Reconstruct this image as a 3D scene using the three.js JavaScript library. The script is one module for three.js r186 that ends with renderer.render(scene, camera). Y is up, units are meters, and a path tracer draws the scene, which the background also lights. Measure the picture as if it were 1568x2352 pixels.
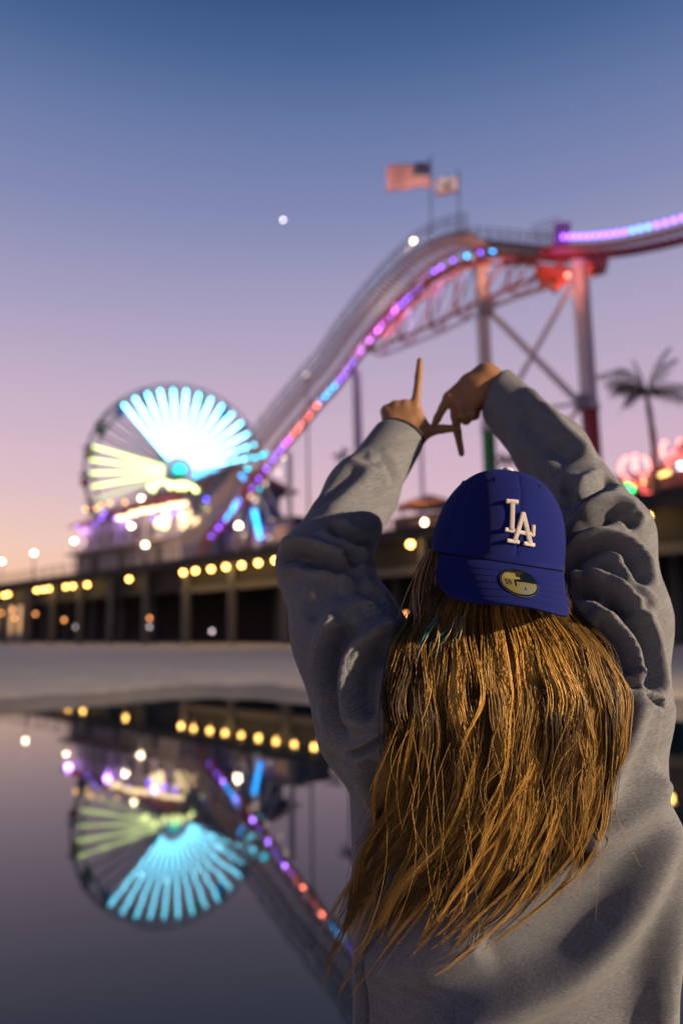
import * as THREE from 'three';
import { mergeGeometries } from 'three/addons/utils/BufferGeometryUtils.js';
import { ImprovedNoise } from 'three/addons/math/ImprovedNoise.js';
import { RoundedBoxGeometry } from 'three/addons/geometries/RoundedBoxGeometry.js';

// ---------------------------------------------------------------- camera
const EYE = 1.42;
const camera = new THREE.PerspectiveCamera(68.9, 682 / 1024, 0.05, 3000);
camera.rotation.order = 'YXZ';
camera.position.set(0, EYE, 0);
camera.rotation.set(0.1536, 0, -0.018);
camera.focus = 0.93;
camera.userData.fStop = 2.25;
camera.updateMatrixWorld(true);

const scene = new THREE.Scene();
const renderer = new THREE.WebGLRenderer({ antialias: true });
renderer.setSize(682, 1024);
renderer.toneMapping = THREE.LinearToneMapping;
renderer.toneMappingExposure = 1.0;
renderer.shadowMap.enabled = true;

// ---------------------------------------------------------------- sky (dusk, the sun is already below the horizon on the left)
const s2l = (c) => { c /= 255; return c <= 0.04045 ? c / 12.92 : Math.pow((c + 0.055) / 1.055, 2.4); };
const SKY_SUN = [[0, 255, 190, 112], [3, 252, 198, 150], [6, 246, 207, 184], [11, 222, 193, 201], [18, 196, 176, 199], [24, 164, 158, 191], [30, 133, 140, 181], [36, 104, 122, 167], [40, 76, 102, 148], [44, 51, 81, 127], [50, 42, 70, 114], [90, 38, 60, 98]];
const SKY_FAR = [[0, 236, 190, 176], [3, 234, 191, 186], [6, 229, 189, 194], [11, 214, 181, 199], [18, 192, 171, 197], [24, 168, 160, 191], [30, 133, 140, 181], [36, 103, 121, 167], [40, 76, 102, 148], [44, 51, 81, 127], [50, 42, 70, 114], [90, 38, 60, 98]];
const SKY_BACK = [[0, 62, 70, 98], [6, 72, 76, 108], [14, 70, 80, 116], [25, 60, 76, 118], [40, 48, 70, 112], [90, 38, 60, 98]];
const SUN_AZ = -0.72;   // radians from the view direction, negative to the left
function ramp(table, e) {
  let k = 0;
  while (k < table.length - 2 && e > table[k + 1][0]) k++;
  const a = table[k], b = table[k + 1];
  let t = Math.min(1, Math.max(0, (e - a[0]) / (b[0] - a[0])));
  return [1, 2, 3].map((c) => { const u = s2l(a[c]), v = s2l(b[c]); return u + (v - u) * t; });
}
function skyTexture() {
  const W = 1024, H = 512, data = new Float32Array(W * H * 4);
  for (let j = 0; j < H; j++) {
    const e = ((j + 0.5) / H - 0.5) * 180;
    for (let i = 0; i < W; i++) {
      const round = ((i + 0.5) / W - 0.5) * 2 * Math.PI, x = Math.cos(round), z = Math.sin(round);
      const az = Math.atan2(x, -z);
      let d = Math.abs(az - SUN_AZ); if (d > Math.PI) d = 2 * Math.PI - d;
      const warm = Math.exp(-Math.pow(d / 0.62, 2)), back = THREE.MathUtils.smoothstep(d, 1.2, 2.6), up = Math.max(0, e);
      const a = ramp(SKY_SUN, up), b = ramp(SKY_FAR, up), c = ramp(SKY_BACK, up), o = (j * W + i) * 4;
      for (let k = 0; k < 3; k++) {
        const front = a[k] * warm + b[k] * (1 - warm);
        data[o + k] = e < 0 ? 0.05 : front * (1 - back) + c[k] * back;
      }
      data[o + 3] = 1;
    }
  }
  const t = new THREE.DataTexture(data, W, H, THREE.RGBAFormat, THREE.FloatType);
  t.mapping = THREE.EquirectangularReflectionMapping;
  t.magFilter = THREE.LinearFilter; t.minFilter = THREE.LinearFilter; t.needsUpdate = true;
  return t;
}
scene.background = skyTexture();
scene.environment = scene.background;

// ---------------------------------------------------------------- helpers
const V = (x, y, z) => new THREE.Vector3(x, y, z);
const FOCAL = 1714, noise = new ImprovedNoise(), { clamp, lerp, smoothstep } = THREE.MathUtils;
let seed = 12345;
const rnd = () => { seed = (seed * 1664525 + 1013904223) >>> 0; return seed / 4294967296; };
const rr = (a, b) => a + (b - a) * rnd();
const rayDir = (px, py) => V((px - 784) / FOCAL, (1176 - py) / FOCAL, -1).applyQuaternion(camera.quaternion);
// the place that was measured at photograph position (px, py), at so many metres in front of the camera
function at(px, py, depth) { const d = rayDir(px, py); return d.multiplyScalar(depth / -d.z).add(camera.position); }
function atHeight(px, py, y) { const d = rayDir(px, py); return d.multiplyScalar((y - EYE) / d.y).add(camera.position); }

const taken = {};
function numbered(name) { const n = taken[name] = (taken[name] ?? -1) + 1; return n ? name + '_' + String(n).padStart(3, '0') : name; }
function shadows(m) { m.castShadow = true; m.receiveShadow = true; return m; }
function thing(name, label, category, pos, group) {
  const g = new THREE.Group(); g.name = numbered(name); scene.add(g);
  if (pos) g.position.copy(pos);
  g.userData = { label, category }; if (group) g.userData.group = group;
  return g;
}
// geometries are given in world metres and moved into the thing's own axes
function part(name, geo, mat, parent, label) {
  const g = Array.isArray(geo) ? (geo.length > 1 ? mergeGeometries(geo.map((x) => plain(x))) : geo[0]) : geo;
  const m = shadows(new THREE.Mesh(g, mat)); m.name = name; if (label) m.userData.label = label;
  if (parent) {
    parent.updateWorldMatrix(true, false);
    m.applyMatrix4(parent.matrixWorld.clone().invert());
    parent.add(m);
  } else { m.name = numbered(name); scene.add(m); }
  return m;
}
function single(name, geo, mat, label, category, group) {
  const m = part(name, geo, mat, null); m.userData = { label, category }; if (group) m.userData.group = group; return m;
}
function plain(g) {
  g = g.index ? g.toNonIndexed() : g;
  for (const k of Object.keys(g.attributes)) if (!['position', 'normal', 'uv'].includes(k)) g.deleteAttribute(k);
  return g;
}
// shared geometry placed as a part by position and scale (cheap copies)
function copyPart(name, geo, mat, parent, pos, scale = 1, quat) {
  const m = shadows(new THREE.Mesh(geo, mat)); m.name = name;
  m.position.copy(parent.worldToLocal(pos.clone()));
  m.scale.setScalar(1); if (typeof scale === 'number') m.scale.setScalar(scale); else m.scale.copy(scale);
  if (quat) m.quaternion.copy(quat);
  parent.add(m); return m;
}
function bar(a, b, w, h = w, seg = 0) {   // a beam of box section from a to b
  const d = b.clone().sub(a), len = d.length(); d.normalize();
  const g = new THREE.BoxGeometry(w, h, len);
  const m = new THREE.Matrix4().lookAt(V(0, 0, 0), d.clone().negate(), Math.abs(d.y) > 0.99 ? V(1, 0, 0) : V(0, 1, 0));
  return g.applyMatrix4(m).translate((a.x + b.x) / 2, (a.y + b.y) / 2, (a.z + b.z) / 2);
}
function rod(a, b, r, r2 = r, n = 10) {
  const d = b.clone().sub(a), len = d.length();
  const g = new THREE.CylinderGeometry(r2, r, len, n);
  g.applyQuaternion(new THREE.Quaternion().setFromUnitVectors(V(0, 1, 0), d.normalize()));
  return g.translate((a.x + b.x) / 2, (a.y + b.y) / 2, (a.z + b.z) / 2);
}
function tube(points, r, seg = 40, n = 8) { return new THREE.TubeGeometry(new THREE.CatmullRomCurve3(points), seg, r, n); }
function box(c, sx, sy, sz, ry = 0) { return new THREE.BoxGeometry(sx, sy, sz).rotateY(ry).translate(c.x, c.y, c.z); }

function dataTex(size, fn, srgb = true, h = size) {
  const d = new Uint8Array(size * h * 4);
  for (let j = 0; j < h; j++) for (let i = 0; i < size; i++) { const c = fn(i / size, j / h, i, j); for (let k = 0; k < 3; k++) d[(j * size + i) * 4 + k] = clamp(Math.round(c[k] ?? c[0]), 0, 255); d[(j * size + i) * 4 + 3] = 255; }
  const t = new THREE.DataTexture(d, size, h); t.wrapS = t.wrapT = THREE.RepeatWrapping; t.magFilter = THREE.LinearFilter; t.minFilter = THREE.LinearFilter;
  if (srgb) t.colorSpace = THREE.SRGBColorSpace; t.needsUpdate = true; return t;
}
// noise that repeats over [0,1)
function tile(u, v, fx, fy, z = 0) {
  const f = (a, b) => noise.noise(a * fx, b * fy, z);
  const a = f(u, v), b = f(u - 1, v), c = f(u, v - 1), d = f(u - 1, v - 1);
  return (a * (1 - u) + b * u) * (1 - v) + (c * (1 - u) + d * u) * v;
}
const std = (r, g, b, roughness = 0.8, extra = {}) => new THREE.MeshStandardMaterial({ color: new THREE.Color().setRGB(r, g, b), roughness, ...extra });
const phys = (r, g, b, roughness, extra = {}) => new THREE.MeshPhysicalMaterial({ color: new THREE.Color().setRGB(r, g, b), roughness, ...extra });
const glow = (r, g, b) => new THREE.MeshStandardMaterial({ color: 0x111111, roughness: 0.5, emissive: new THREE.Color().setRGB(r, g, b), emissiveIntensity: 1 });
const ORD = ['first', 'second', 'third', 'fourth', 'fifth', 'sixth', 'seventh', 'eighth', 'ninth', 'tenth', 'eleventh', 'twelfth', 'thirteenth', 'fourteenth', 'fifteenth', 'sixteenth', 'seventeenth', 'eighteenth', 'nineteenth'];
const BULB = new THREE.IcosahedronGeometry(1, 1);
function lampLight(pos, r, g, b, intensity, size = 0.12) {
  const l = new THREE.PointLight(new THREE.Color().setRGB(r, g, b), intensity); l.position.copy(pos); l.castShadow = true; l.shadow.radius = size / 0.02; l.name = 'lamp_light';
  return l;
}
// ---------------------------------------------------------------- ground: one sheet of sand with a tidal pool in it
const SHORE = [[-60, 6], [-25, 7], [-12, 10.5], [-8.5, 12.2], [-6.17, 13.73], [-5.18, 14.67], [-4.12, 15.9], [-3.22, 16.35], [-2.11, 15.9], [-0.75, 14.45], [-0.40, 13.9], [2, 12.2], [4.69, 11.09], [9, 10], [16, 6], [40, 3]];
function shoreDepth(x) {
  let k = 0; while (k < SHORE.length - 2 && x > SHORE[k + 1][0]) k++;
  const a = SHORE[k], b = SHORE[k + 1], t = clamp((x - a[0]) / (b[0] - a[0]), 0, 1), s = t * t * (3 - 2 * t) * 0.4 + t * 0.6;
  return a[1] + (b[1] - a[1]) * s;
}
function sandHeight(x, d) {
  const far = d - shoreDepth(x), near = 2.15 + 0.15 * Math.sin(x * 1.3) - d, out = Math.max(far, near);
  let h;
  if (out < 0) h = Math.max(-0.5, out * 0.18);
  else if (near > far) h = Math.min(0.16, out * 0.09);
  else h = 0.15 * smoothstep(out, 0, 1.7) + 0.06 * smoothstep(out, 1.6, 2.1) + 0.10 * smoothstep(out, 2.4, 22);
  const rough = smoothstep(out, 0.3, 3);
  h += rough * (0.035 * noise.noise(x * 0.8, d * 0.8, 3) + 0.02 * noise.noise(x * 2.7, d * 2.7, 8) + 0.05 * noise.noise(x * 0.21, d * 0.21, 5));
  return h;
}
{
  const rows = [], cols = [];
  for (let d = -30; d < 0; d += 2) rows.push(d);
  for (let d = 0, s = 0.12; d < 900; d += s) { rows.push(d); s = d < 26 ? 0.14 : s * 1.06; }
  for (let x = 0, s = 0.16; x < 700; x += s) { cols.push(x); s = x < 12 ? 0.16 : s * 1.09; }
  const xs = [...cols.slice(1).reverse().map((x) => -x), ...cols];
  const pos = [], uv = [], idx = [], col = [];
  for (const d of rows) for (const x of xs) {
    pos.push(x, sandHeight(x, d), -d); uv.push(x, d);
    const out = Math.max(d - shoreDepth(x), 2.15 - d), line = 1.75 + 0.35 * noise.noise(x * 0.9, 0, 4), wet = out < line ? 0.42 : 1, c = wet * (1 + 0.12 * noise.noise(x * 0.5, d * 0.5, 2));   // wet sand is darker, up to an uneven tide line
    col.push(c, c, c * (wet < 1 ? 1.08 : 1));
  }
  const n = xs.length;
  for (let j = 0; j < rows.length - 1; j++) for (let i = 0; i < n - 1; i++) { const a = j * n + i; idx.push(a, a + 1, a + n, a + 1, a + n + 1, a + n); }
  const g = new THREE.BufferGeometry();
  g.setAttribute('position', new THREE.Float32BufferAttribute(pos, 3)); g.setAttribute('uv', new THREE.Float32BufferAttribute(uv, 2)); g.setAttribute('color', new THREE.Float32BufferAttribute(col, 3)); g.setIndex(idx); g.computeVertexNormals();
  const grain = dataTex(512, (u, v) => {
    const a = tile(u, v, 90, 90, 1) * 0.5 + tile(u, v, 34, 34, 2) * 0.5 + tile(u, v, 9, 9, 4) * 0.8;
    return [204 + 28 * a + rr(-14, 14), 194 + 28 * a + rr(-14, 14), 172 + 26 * a + rr(-12, 12)];
  });
  grain.repeat.set(1 / 3.1, 1 / 3.1);
  const lumps = dataTex(512, (u, v) => [128 + 90 * (tile(u, v, 26, 26, 7) * 0.6 + tile(u, v, 60, 60, 9) * 0.4 + tile(u, v, 8, 8, 6) * 0.5)], false);
  lumps.repeat.set(1 / 2.3, 1 / 2.3);
  const m = new THREE.MeshStandardMaterial({ map: grain, bumpMap: lumps, bumpScale: 0.05, roughness: 0.95, vertexColors: true });
  const sand = part('sand', g, m, null); sand.userData = { kind: 'structure', label: 'pale beach sand around the still tidal pool' };
}
{
  const g = new THREE.PlaneGeometry(90, 24, 1, 1).rotateX(-Math.PI / 2).translate(0, 0, -12.5);
  const uv = g.attributes.uv, p = g.attributes.position;
  for (let i = 0; i < uv.count; i++) uv.setXY(i, p.getX(i), p.getZ(i));
  const ripple = dataTex(512, (u, v) => [128 + 120 * (tile(u, v, 5, 9, 3) * 0.7 + tile(u, v, 13, 22, 11) * 0.3)], false);
  ripple.repeat.set(1 / 3.7, 1 / 3.7);
  const m = phys(0.004, 0.012, 0.022, 0.025, { ior: 1.333, specularColor: new THREE.Color().setRGB(0.8, 0.98, 1), bumpMap: ripple, bumpScale: 0.001 });
  const water = part('water', g, m, null); water.userData = { kind: 'structure', label: 'still dark water of the tidal pool mirroring the pier lights' };
}

// ---------------------------------------------------------------- pier: its near edge runs at 45 degrees, from the right towards the far left
const LINE = 48.9, DECK = 7.3, R2 = Math.SQRT1_2;
const pierPt = (s, t, y) => V(s + t * R2, y, -(LINE - s) - t * R2);
const PIER_YAW = Math.PI / 4;   // local +x runs along the pier towards the near right
const M = {
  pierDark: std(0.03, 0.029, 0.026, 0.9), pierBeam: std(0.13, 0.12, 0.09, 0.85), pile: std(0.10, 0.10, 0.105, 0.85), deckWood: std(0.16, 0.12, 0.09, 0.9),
  rail: std(0.10, 0.10, 0.11, 0.6), steelWhite: std(0.62, 0.58, 0.56, 0.45), steelGrey: std(0.24, 0.25, 0.30, 0.5), red: std(0.50, 0.085, 0.035, 0.45), green: std(0.03, 0.22, 0.05, 0.5), maroon: std(0.22, 0.02, 0.05, 0.5),
  dark: std(0.035, 0.035, 0.04, 0.7), lampMetal: std(0.05, 0.05, 0.05, 0.5, { metalness: 0.6 }),
};
{
  const pier = thing('pier', 'long dark timber pier on tall piles crossing behind the beach', 'pier', pierPt(0, 0, 0));
  pier.rotation.y = PIER_YAW; pier.updateMatrixWorld(true);
  const along = (s0, s1, t, y, w, h) => bar(pierPt(s0, t, y), pierPt(s1, t, y), w, h);
  part('deck', along(-75, 34, 14, DECK - 0.2, 28, 0.4), M.deckWood, pier);
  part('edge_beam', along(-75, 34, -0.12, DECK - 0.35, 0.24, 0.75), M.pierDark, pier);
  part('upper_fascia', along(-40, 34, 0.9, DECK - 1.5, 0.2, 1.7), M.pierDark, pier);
  part('lower_beam', along(-14, 34, 0.55, 4.75, 0.35, 0.5), M.pierBeam, pier);
  part('lower_beam', along(-75, -14.2, 0.75, 4.85, 0.3, 0.34), M.pierDark, pier);
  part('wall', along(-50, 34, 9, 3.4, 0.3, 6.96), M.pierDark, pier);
  const pile = new THREE.CylinderGeometry(0.34, 0.38, 6.9, 14), cap = new THREE.BoxGeometry(0.5, 0.6, 8);
  for (let k = -15; k <= 8; k++) {
    const s = -4.38 + 4.5 * k;
    for (const t of [0.45, 5.2]) copyPart('pile', pile, M.pile, pier, pierPt(s, t, 3.42));
    if (k < -4) copyPart('pile', pile, M.pile, pier, pierPt(s + 1.9, 13, 3.42));
    copyPart('cross_beam', cap, M.pierDark, pier, pierPt(s, 4.5, DECK - 0.75));
  }
  const post = new THREE.BoxGeometry(0.09, 1.15, 0.09);
  for (let k = 0; k < 62; k++) copyPart('railing_post', post, M.rail, pier, pierPt(-72 + k * 1.7, 0.15, DECK + 0.57));
  for (const y of [0.25, 0.5, 0.75, 1.15]) part('handrail', along(-75, 34, 0.15, DECK + y, 0.06, y > 1 ? 0.1 : 0.045), M.rail, pier);
}
// warm lamps under the deck edge
const warm = glow(17, 8.6, 2.1), warmSmall = glow(5, 2.5, 0.8);
{
  const hood = new THREE.CylinderGeometry(0.08, 0.26, 0.2, 14, 1), arm = new THREE.BoxGeometry(0.05, 0.05, 0.7);
  const where = [[10, 1367], [20, 1365], [85, 1356], [100, 1354], [113, 1352], [152, 1348], [168, 1346], [201, 1343], [297, 1330], [421, 1315], [449, 1311], [485, 1307], [519, 1302], [555, 1298], [593, 1293], [632, 1287], [672, 1282], [716, 1277], [762, 1271], [942, 1250], [1485, 1187]];
  where.forEach(([px, py], i) => {
    const r = rayDir(px, py), p = at(px, py, (LINE - 0.55) / (1 + r.x / -r.z));
    const l = thing('pier_lamp', i === where.length - 1 ? 'warm round lamp under the pier edge right of the raised sleeve' : i === where.length - 2 ? 'warm round lamp on the dark pier just left of the blue cap' : (i < 16 ? 'warm yellow lamp under the pier edge, ' + ORD[i] + ' from the left' : 'warm pier lamp mirrored in the pool, hidden behind the left sleeve, ' + ORD[i - 16] + ' of three'), 'lamp', p, 'lamps under the pier edge');
    if (i >= where.length - 2) delete l.userData.group;
    copyPart('hood', hood, M.lampMetal, l, p.clone().add(V(0, 0.24, 0)));
    copyPart('arm', arm, M.lampMetal, l, p.clone().add(V(0.3, 0.34, -0.3)), 1, new THREE.Quaternion().setFromAxisAngle(V(0, 1, 0), -Math.PI / 4));
    copyPart('bulb', BULB, warm, l, p, 0.18);
    const pl = lampLight(V(0, 0, 0), 1, 0.62, 0.2, 4, 0.14); l.add(pl);
  });
}
// orange lamps among the piles; white glows added for sky gaps and reflections
{
  const orange = glow(6, 2.2, 0.7), white = glow(2.6, 2.1, 2.3);
  const count = {};
  for (const [px, py, m, d, l] of [[30, 1400, 0, 90.5, 'orange'], [68, 1398, 0, 88, 'orange'], [34, 1420, 0, 90, 'orange'], [70, 1418, 0, 88, 'orange'], [124, 1425, 0, 83, 'orange'], [4, 1408, 0, 92, 'orange'], [82, 1410, 0, 87, 'orange'], [148, 1424, 0, 81, 'orange'], [122, 1450, 1, 83, 'white'], [120, 1468, 1, 83, 'white'], [175, 1440, 1, 79, 'white'], [343, 1440, 1, 68, 'white'], [343, 1420, 0, 68, 'orange'], [487, 1450, 1, 61, 'white'], [932, 1412, 0, 47, 'orange'], [932, 1436, 1, 47, 'white'], [10, 1455, 1, 92, 'white'], [64, 1462, 1, 88, 'white']].sort((a, b) => a[0] - b[0] || a[1] - b[1])) {
    const n = count[l] = (count[l] ?? -1) + 1, p = at(px, py, d - 1), g = thing('pile_glow', 'small ' + l + ' glow placed low among the pier piles, ' + ORD[n] + ' ' + l + ' one from the left', 'lamp', p, l + ' glows low among the piles');
    copyPart('bulb', BULB, m ? white : orange, g, p, 0.14);
    copyPart('backplate', new THREE.BoxGeometry(0.24, 0.36, 0.05), M.lampMetal, g, p.clone().add(V(0, 0, -0.17)));
  }
}

// ---------------------------------------------------------------- buildings on the pier
{
  const wall = std(0.55, 0.47, 0.47, 0.8), wallDark = std(0.10, 0.09, 0.15, 0.8), roof = std(0.26, 0.07, 0.05, 0.7), trim = std(0.45, 0.40, 0.38, 0.7), glass = phys(0.03, 0.03, 0.05, 0.1), door = std(0.12, 0.07, 0.05, 0.7);
  const hot = glow(4.6, 3.3, 1.7), purple = glow(1.5, 0.7, 5), yel = glow(4.6, 5, 1.9);
  const b = thing('amusement_hall', 'two storey pier hall with purple washed wall and rows of bright eave lights', 'building', pierPt(-20, 5, DECK));
  b.rotation.y = PIER_YAW; b.updateMatrixWorld(true);
  const wb = (s0, s1, t0, t1, y0, y1) => bar(pierPt(s0, (t0 + t1) / 2, (y0 + y1) / 2), pierPt(s1, (t0 + t1) / 2, (y0 + y1) / 2), t1 - t0, y1 - y0);
  part('wall', wb(-33, -14.6, 4, 12, DECK, DECK + 6.0), wall, b);
  part('tower_wall', wb(-17.5, -13.6, 3.6, 11, DECK, DECK + 7.0), wallDark, b);
  // hipped roof
  {
    const e = [pierPt(-33.6, 3, DECK + 6.02), pierPt(-13.1, 3, DECK + 7.1), pierPt(-13.1, 13, DECK + 7.1), pierPt(-33.6, 13, DECK + 6.02)], r = [pierPt(-27, 8, DECK + 8.6), pierPt(-15.5, 8, DECK + 10)];
    const q = [[e[0], e[1], r[1], r[0]], [e[2], e[3], r[0], r[1]]], tr = [[e[1], e[2], r[1]], [e[3], e[0], r[0]]], pos = [];
    for (const [a, c, d, f] of q) for (const v of [a, c, d, a, d, f]) pos.push(v.x, v.y, v.z);
    for (const t of tr) for (const v of t) pos.push(v.x, v.y, v.z);
    for (const v of [e[0], e[2], e[1], e[0], e[3], e[2]]) pos.push(v.x, v.y, v.z);
    const g = new THREE.BufferGeometry(); g.setAttribute('position', new THREE.Float32BufferAttribute(pos, 3)); g.computeVertexNormals(); part('roof', g, roof, b);
  }
  for (let k = 0; k < 7; k++) { const s = -31.8 + k * 1.95; part('window', wb(s, s + 1.2, 3.9, 4.02, DECK + 3.2, DECK + 4.7), glass, b); part('sill', wb(s - 0.1, s + 1.3, 3.8, 4.0, DECK + 3.05, DECK + 3.17), trim, b); }
  for (const s of [-30.5, -26.2, -21.5]) part('door', wb(s, s + 1.3, 3.92, 4.03, DECK, DECK + 2.3), door, b);
  for (let k = 0; k < 8; k++) part('pilaster', wb(-32.9 + k * 1.95, -32.6 + k * 1.95, 3.86, 4.0, DECK, DECK + 5.8), trim, b);
  part('balcony_slab', wb(-33.2, -17.6, 2.6, 3.98, DECK + 2.65, DECK + 2.8), trim, b);
  for (let k = 0; k < 5; k++) { const p = pierPt(-31.5 + k * 3, 2.9, DECK + 5.7); copyPart('wash_light', new THREE.BoxGeometry(0.3, 0.12, 0.3), purple, b, p); if (k % 2 === 0) { const l = lampLight(b.worldToLocal(p.clone().add(V(0, -0.2, 0))), 0.5, 0.25, 1, 14, 0.35); b.add(l); } }
  // eave light strips that step up to the right
  for (const [x0, y0, x1, y1] of [[272, 1190, 292, 1188], [300, 1180, 315, 1178], [322, 1174, 352, 1171], [352, 1168, 388, 1165], [388, 1161, 428, 1157]]) part('eave_light', bar(at(x0, y0, 69), at(x1, y1, 67.6), 0.34), hot, b);
  for (const [x, y, x1, y1] of [[362, 1210, 368, 1190], [378, 1215, 384, 1182], [418, 1215, 420, 1178], [432, 1208, 434, 1172], [448, 1206, 454, 1188]]) part('sign_light', bar(at(x, y, 66.5), at(x1, y1, 66.5), 0.42), hot, b);
  for (const [x, y] of [[345, 1118], [360, 1112], [372, 1106], [386, 1110], [400, 1112], [414, 1110], [428, 1112], [442, 1118], [450, 1126], [352, 1124], [392, 1118], [410, 1120], [424, 1120]]) copyPart('crown_bulb', BULB, yel, b, at(x, y, 66.8), 0.22);
  for (const [x, y] of [[470, 1160], [477, 1170], [488, 1180], [494, 1187]]) copyPart('festoon_bulb', BULB, yel, b, at(x, y, 66), 0.16);
  for (const [x, y] of [[388, 1182], [412, 1176], [475, 1148], [355, 1192]]) copyPart('violet_bulb', BULB, glow(1, 0.7, 12), b, at(x, y, 66), 0.16);
  for (const [x, y] of [[197, 1170], [222, 1168], [232, 1162], [253, 1156], [288, 1154], [240, 1178], [234, 1190]]) copyPart('roof_bulb', BULB, x === 240 || x === 234 ? purple : warmSmall, b, at(x, y, 76), 0.17);
  // crown frame that carries the bulbs
  part('sign_frame', [bar(at(340, 1130, 67.2), at(455, 1132, 66.9), 0.2), bar(at(360, 1220, 67), at(360, 1126, 67), 0.14), bar(at(440, 1215, 67), at(440, 1126, 67), 0.14), bar(at(355, 1196, 67), at(460, 1192, 67), 0.14), bar(at(338, 1218, 67), at(462, 1214, 67), 0.14)], M.dark, b);

  // small booth further right with purple front
  const k = thing('ticket_booth', 'low dark booth with purple front between wheel and coaster', 'booth', pierPt(-9, 3, DECK));
  k.rotation.y = PIER_YAW; k.updateMatrixWorld(true);
  part('wall', wb(-11.5, -5.4, 2.5, 6, DECK, DECK + 2.3), std(0.09, 0.06, 0.16, 0.7), k);
  part('roof', wb(-11.8, -5.1, 2.2, 6.3, DECK + 2.31, DECK + 2.5), M.dark, k);
  for (let i = 0; i < 3; i++) part('hatch', wb(-10.8 + i * 1.9, -9.6 + i * 1.9, 2.4, 2.49, DECK + 0.95, DECK + 1.9), i === 1 ? std(0.5, 0.12, 0.25, 0.6) : std(0.45, 0.26, 0.2, 0.6), k);
  part('counter', wb(-11.4, -5.5, 2.2, 2.48, DECK + 0.8, DECK + 0.88), trim, k);

  // kiosk with an orange canopy, seen between the sleeve and the cap
  const o = thing('snack_kiosk', 'small kiosk with orange canopy on pier beside the raised left sleeve', 'kiosk', pierPt(3.2, 4, DECK));
  o.rotation.y = PIER_YAW; o.updateMatrixWorld(true);
  part('wall', wb(1.2, 5.4, 3.2, 5.4, DECK, DECK + 1.3), std(0.18, 0.10, 0.07, 0.8), o);
  part('canopy', new THREE.ConeGeometry(2.3, 0.8, 10, 1).translate(0, 0, 0).applyMatrix4(new THREE.Matrix4().setPosition(pierPt(3, 4, DECK + 2.35))), std(0.55, 0.2, 0.08, 0.8), o);
  for (const s of [1.7, 4.6]) part('post', rod(pierPt(s, 3.4, DECK + 1.2), pierPt(s, 3.4, DECK + 2.1), 0.06), M.dark, o);
  part('menu_board', wb(2.3, 4.2, 3.1, 3.19, DECK + 0.3, DECK + 1.1), std(0.4, 0.22, 0.12, 0.7), o);
}
// street lamps on the deck
{
  const white = glow(20, 15, 10), pole = (p, y0) => rod(V(p.x, y0, p.z), V(p.x, p.y - 0.2, p.z), 0.09, 0.06, 10);
  const list = [[5, 1290, 98, 'at the far left end of the pier'], [79, 1271, 92, 'standing against the orange horizon'], [171, 1243, 84, 'at the left corner of the purple hall'], [302, 1209, 71, 'in front of the purple hall'], [334, 1252, 66, 'low in front of the hall door'], [325, 1145, 77, 'above the red hall roof'], [548, 1208, 56, 'beside the blue lit coaster leg'], [976, 1200, 48, 'just left of the blue cap'], [705, 862, 56, 'standing behind the coaster slope']];
  for (const [px, py, d, where] of list) {
    const p = at(px, py, d), g = thing('street_lamp', 'bright globe street lamp ' + where, 'lamp', V(p.x, DECK, p.z));
    part('pole', pole(p, DECK), M.lampMetal, g); part('collar', new THREE.CylinderGeometry(0.14, 0.1, 0.2, 12).translate(p.x, p.y - 0.24, p.z), M.lampMetal, g);
    const dim = px === 705; copyPart('globe', BULB, dim ? glow(2.2, 1.5, 1.2) : white, g, p, dim ? 0.2 : 0.2);
    if (!dim) g.add(lampLight(g.worldToLocal(p.clone()), 1, 0.72, 0.45, 30, 0.2));
  }
}
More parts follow.
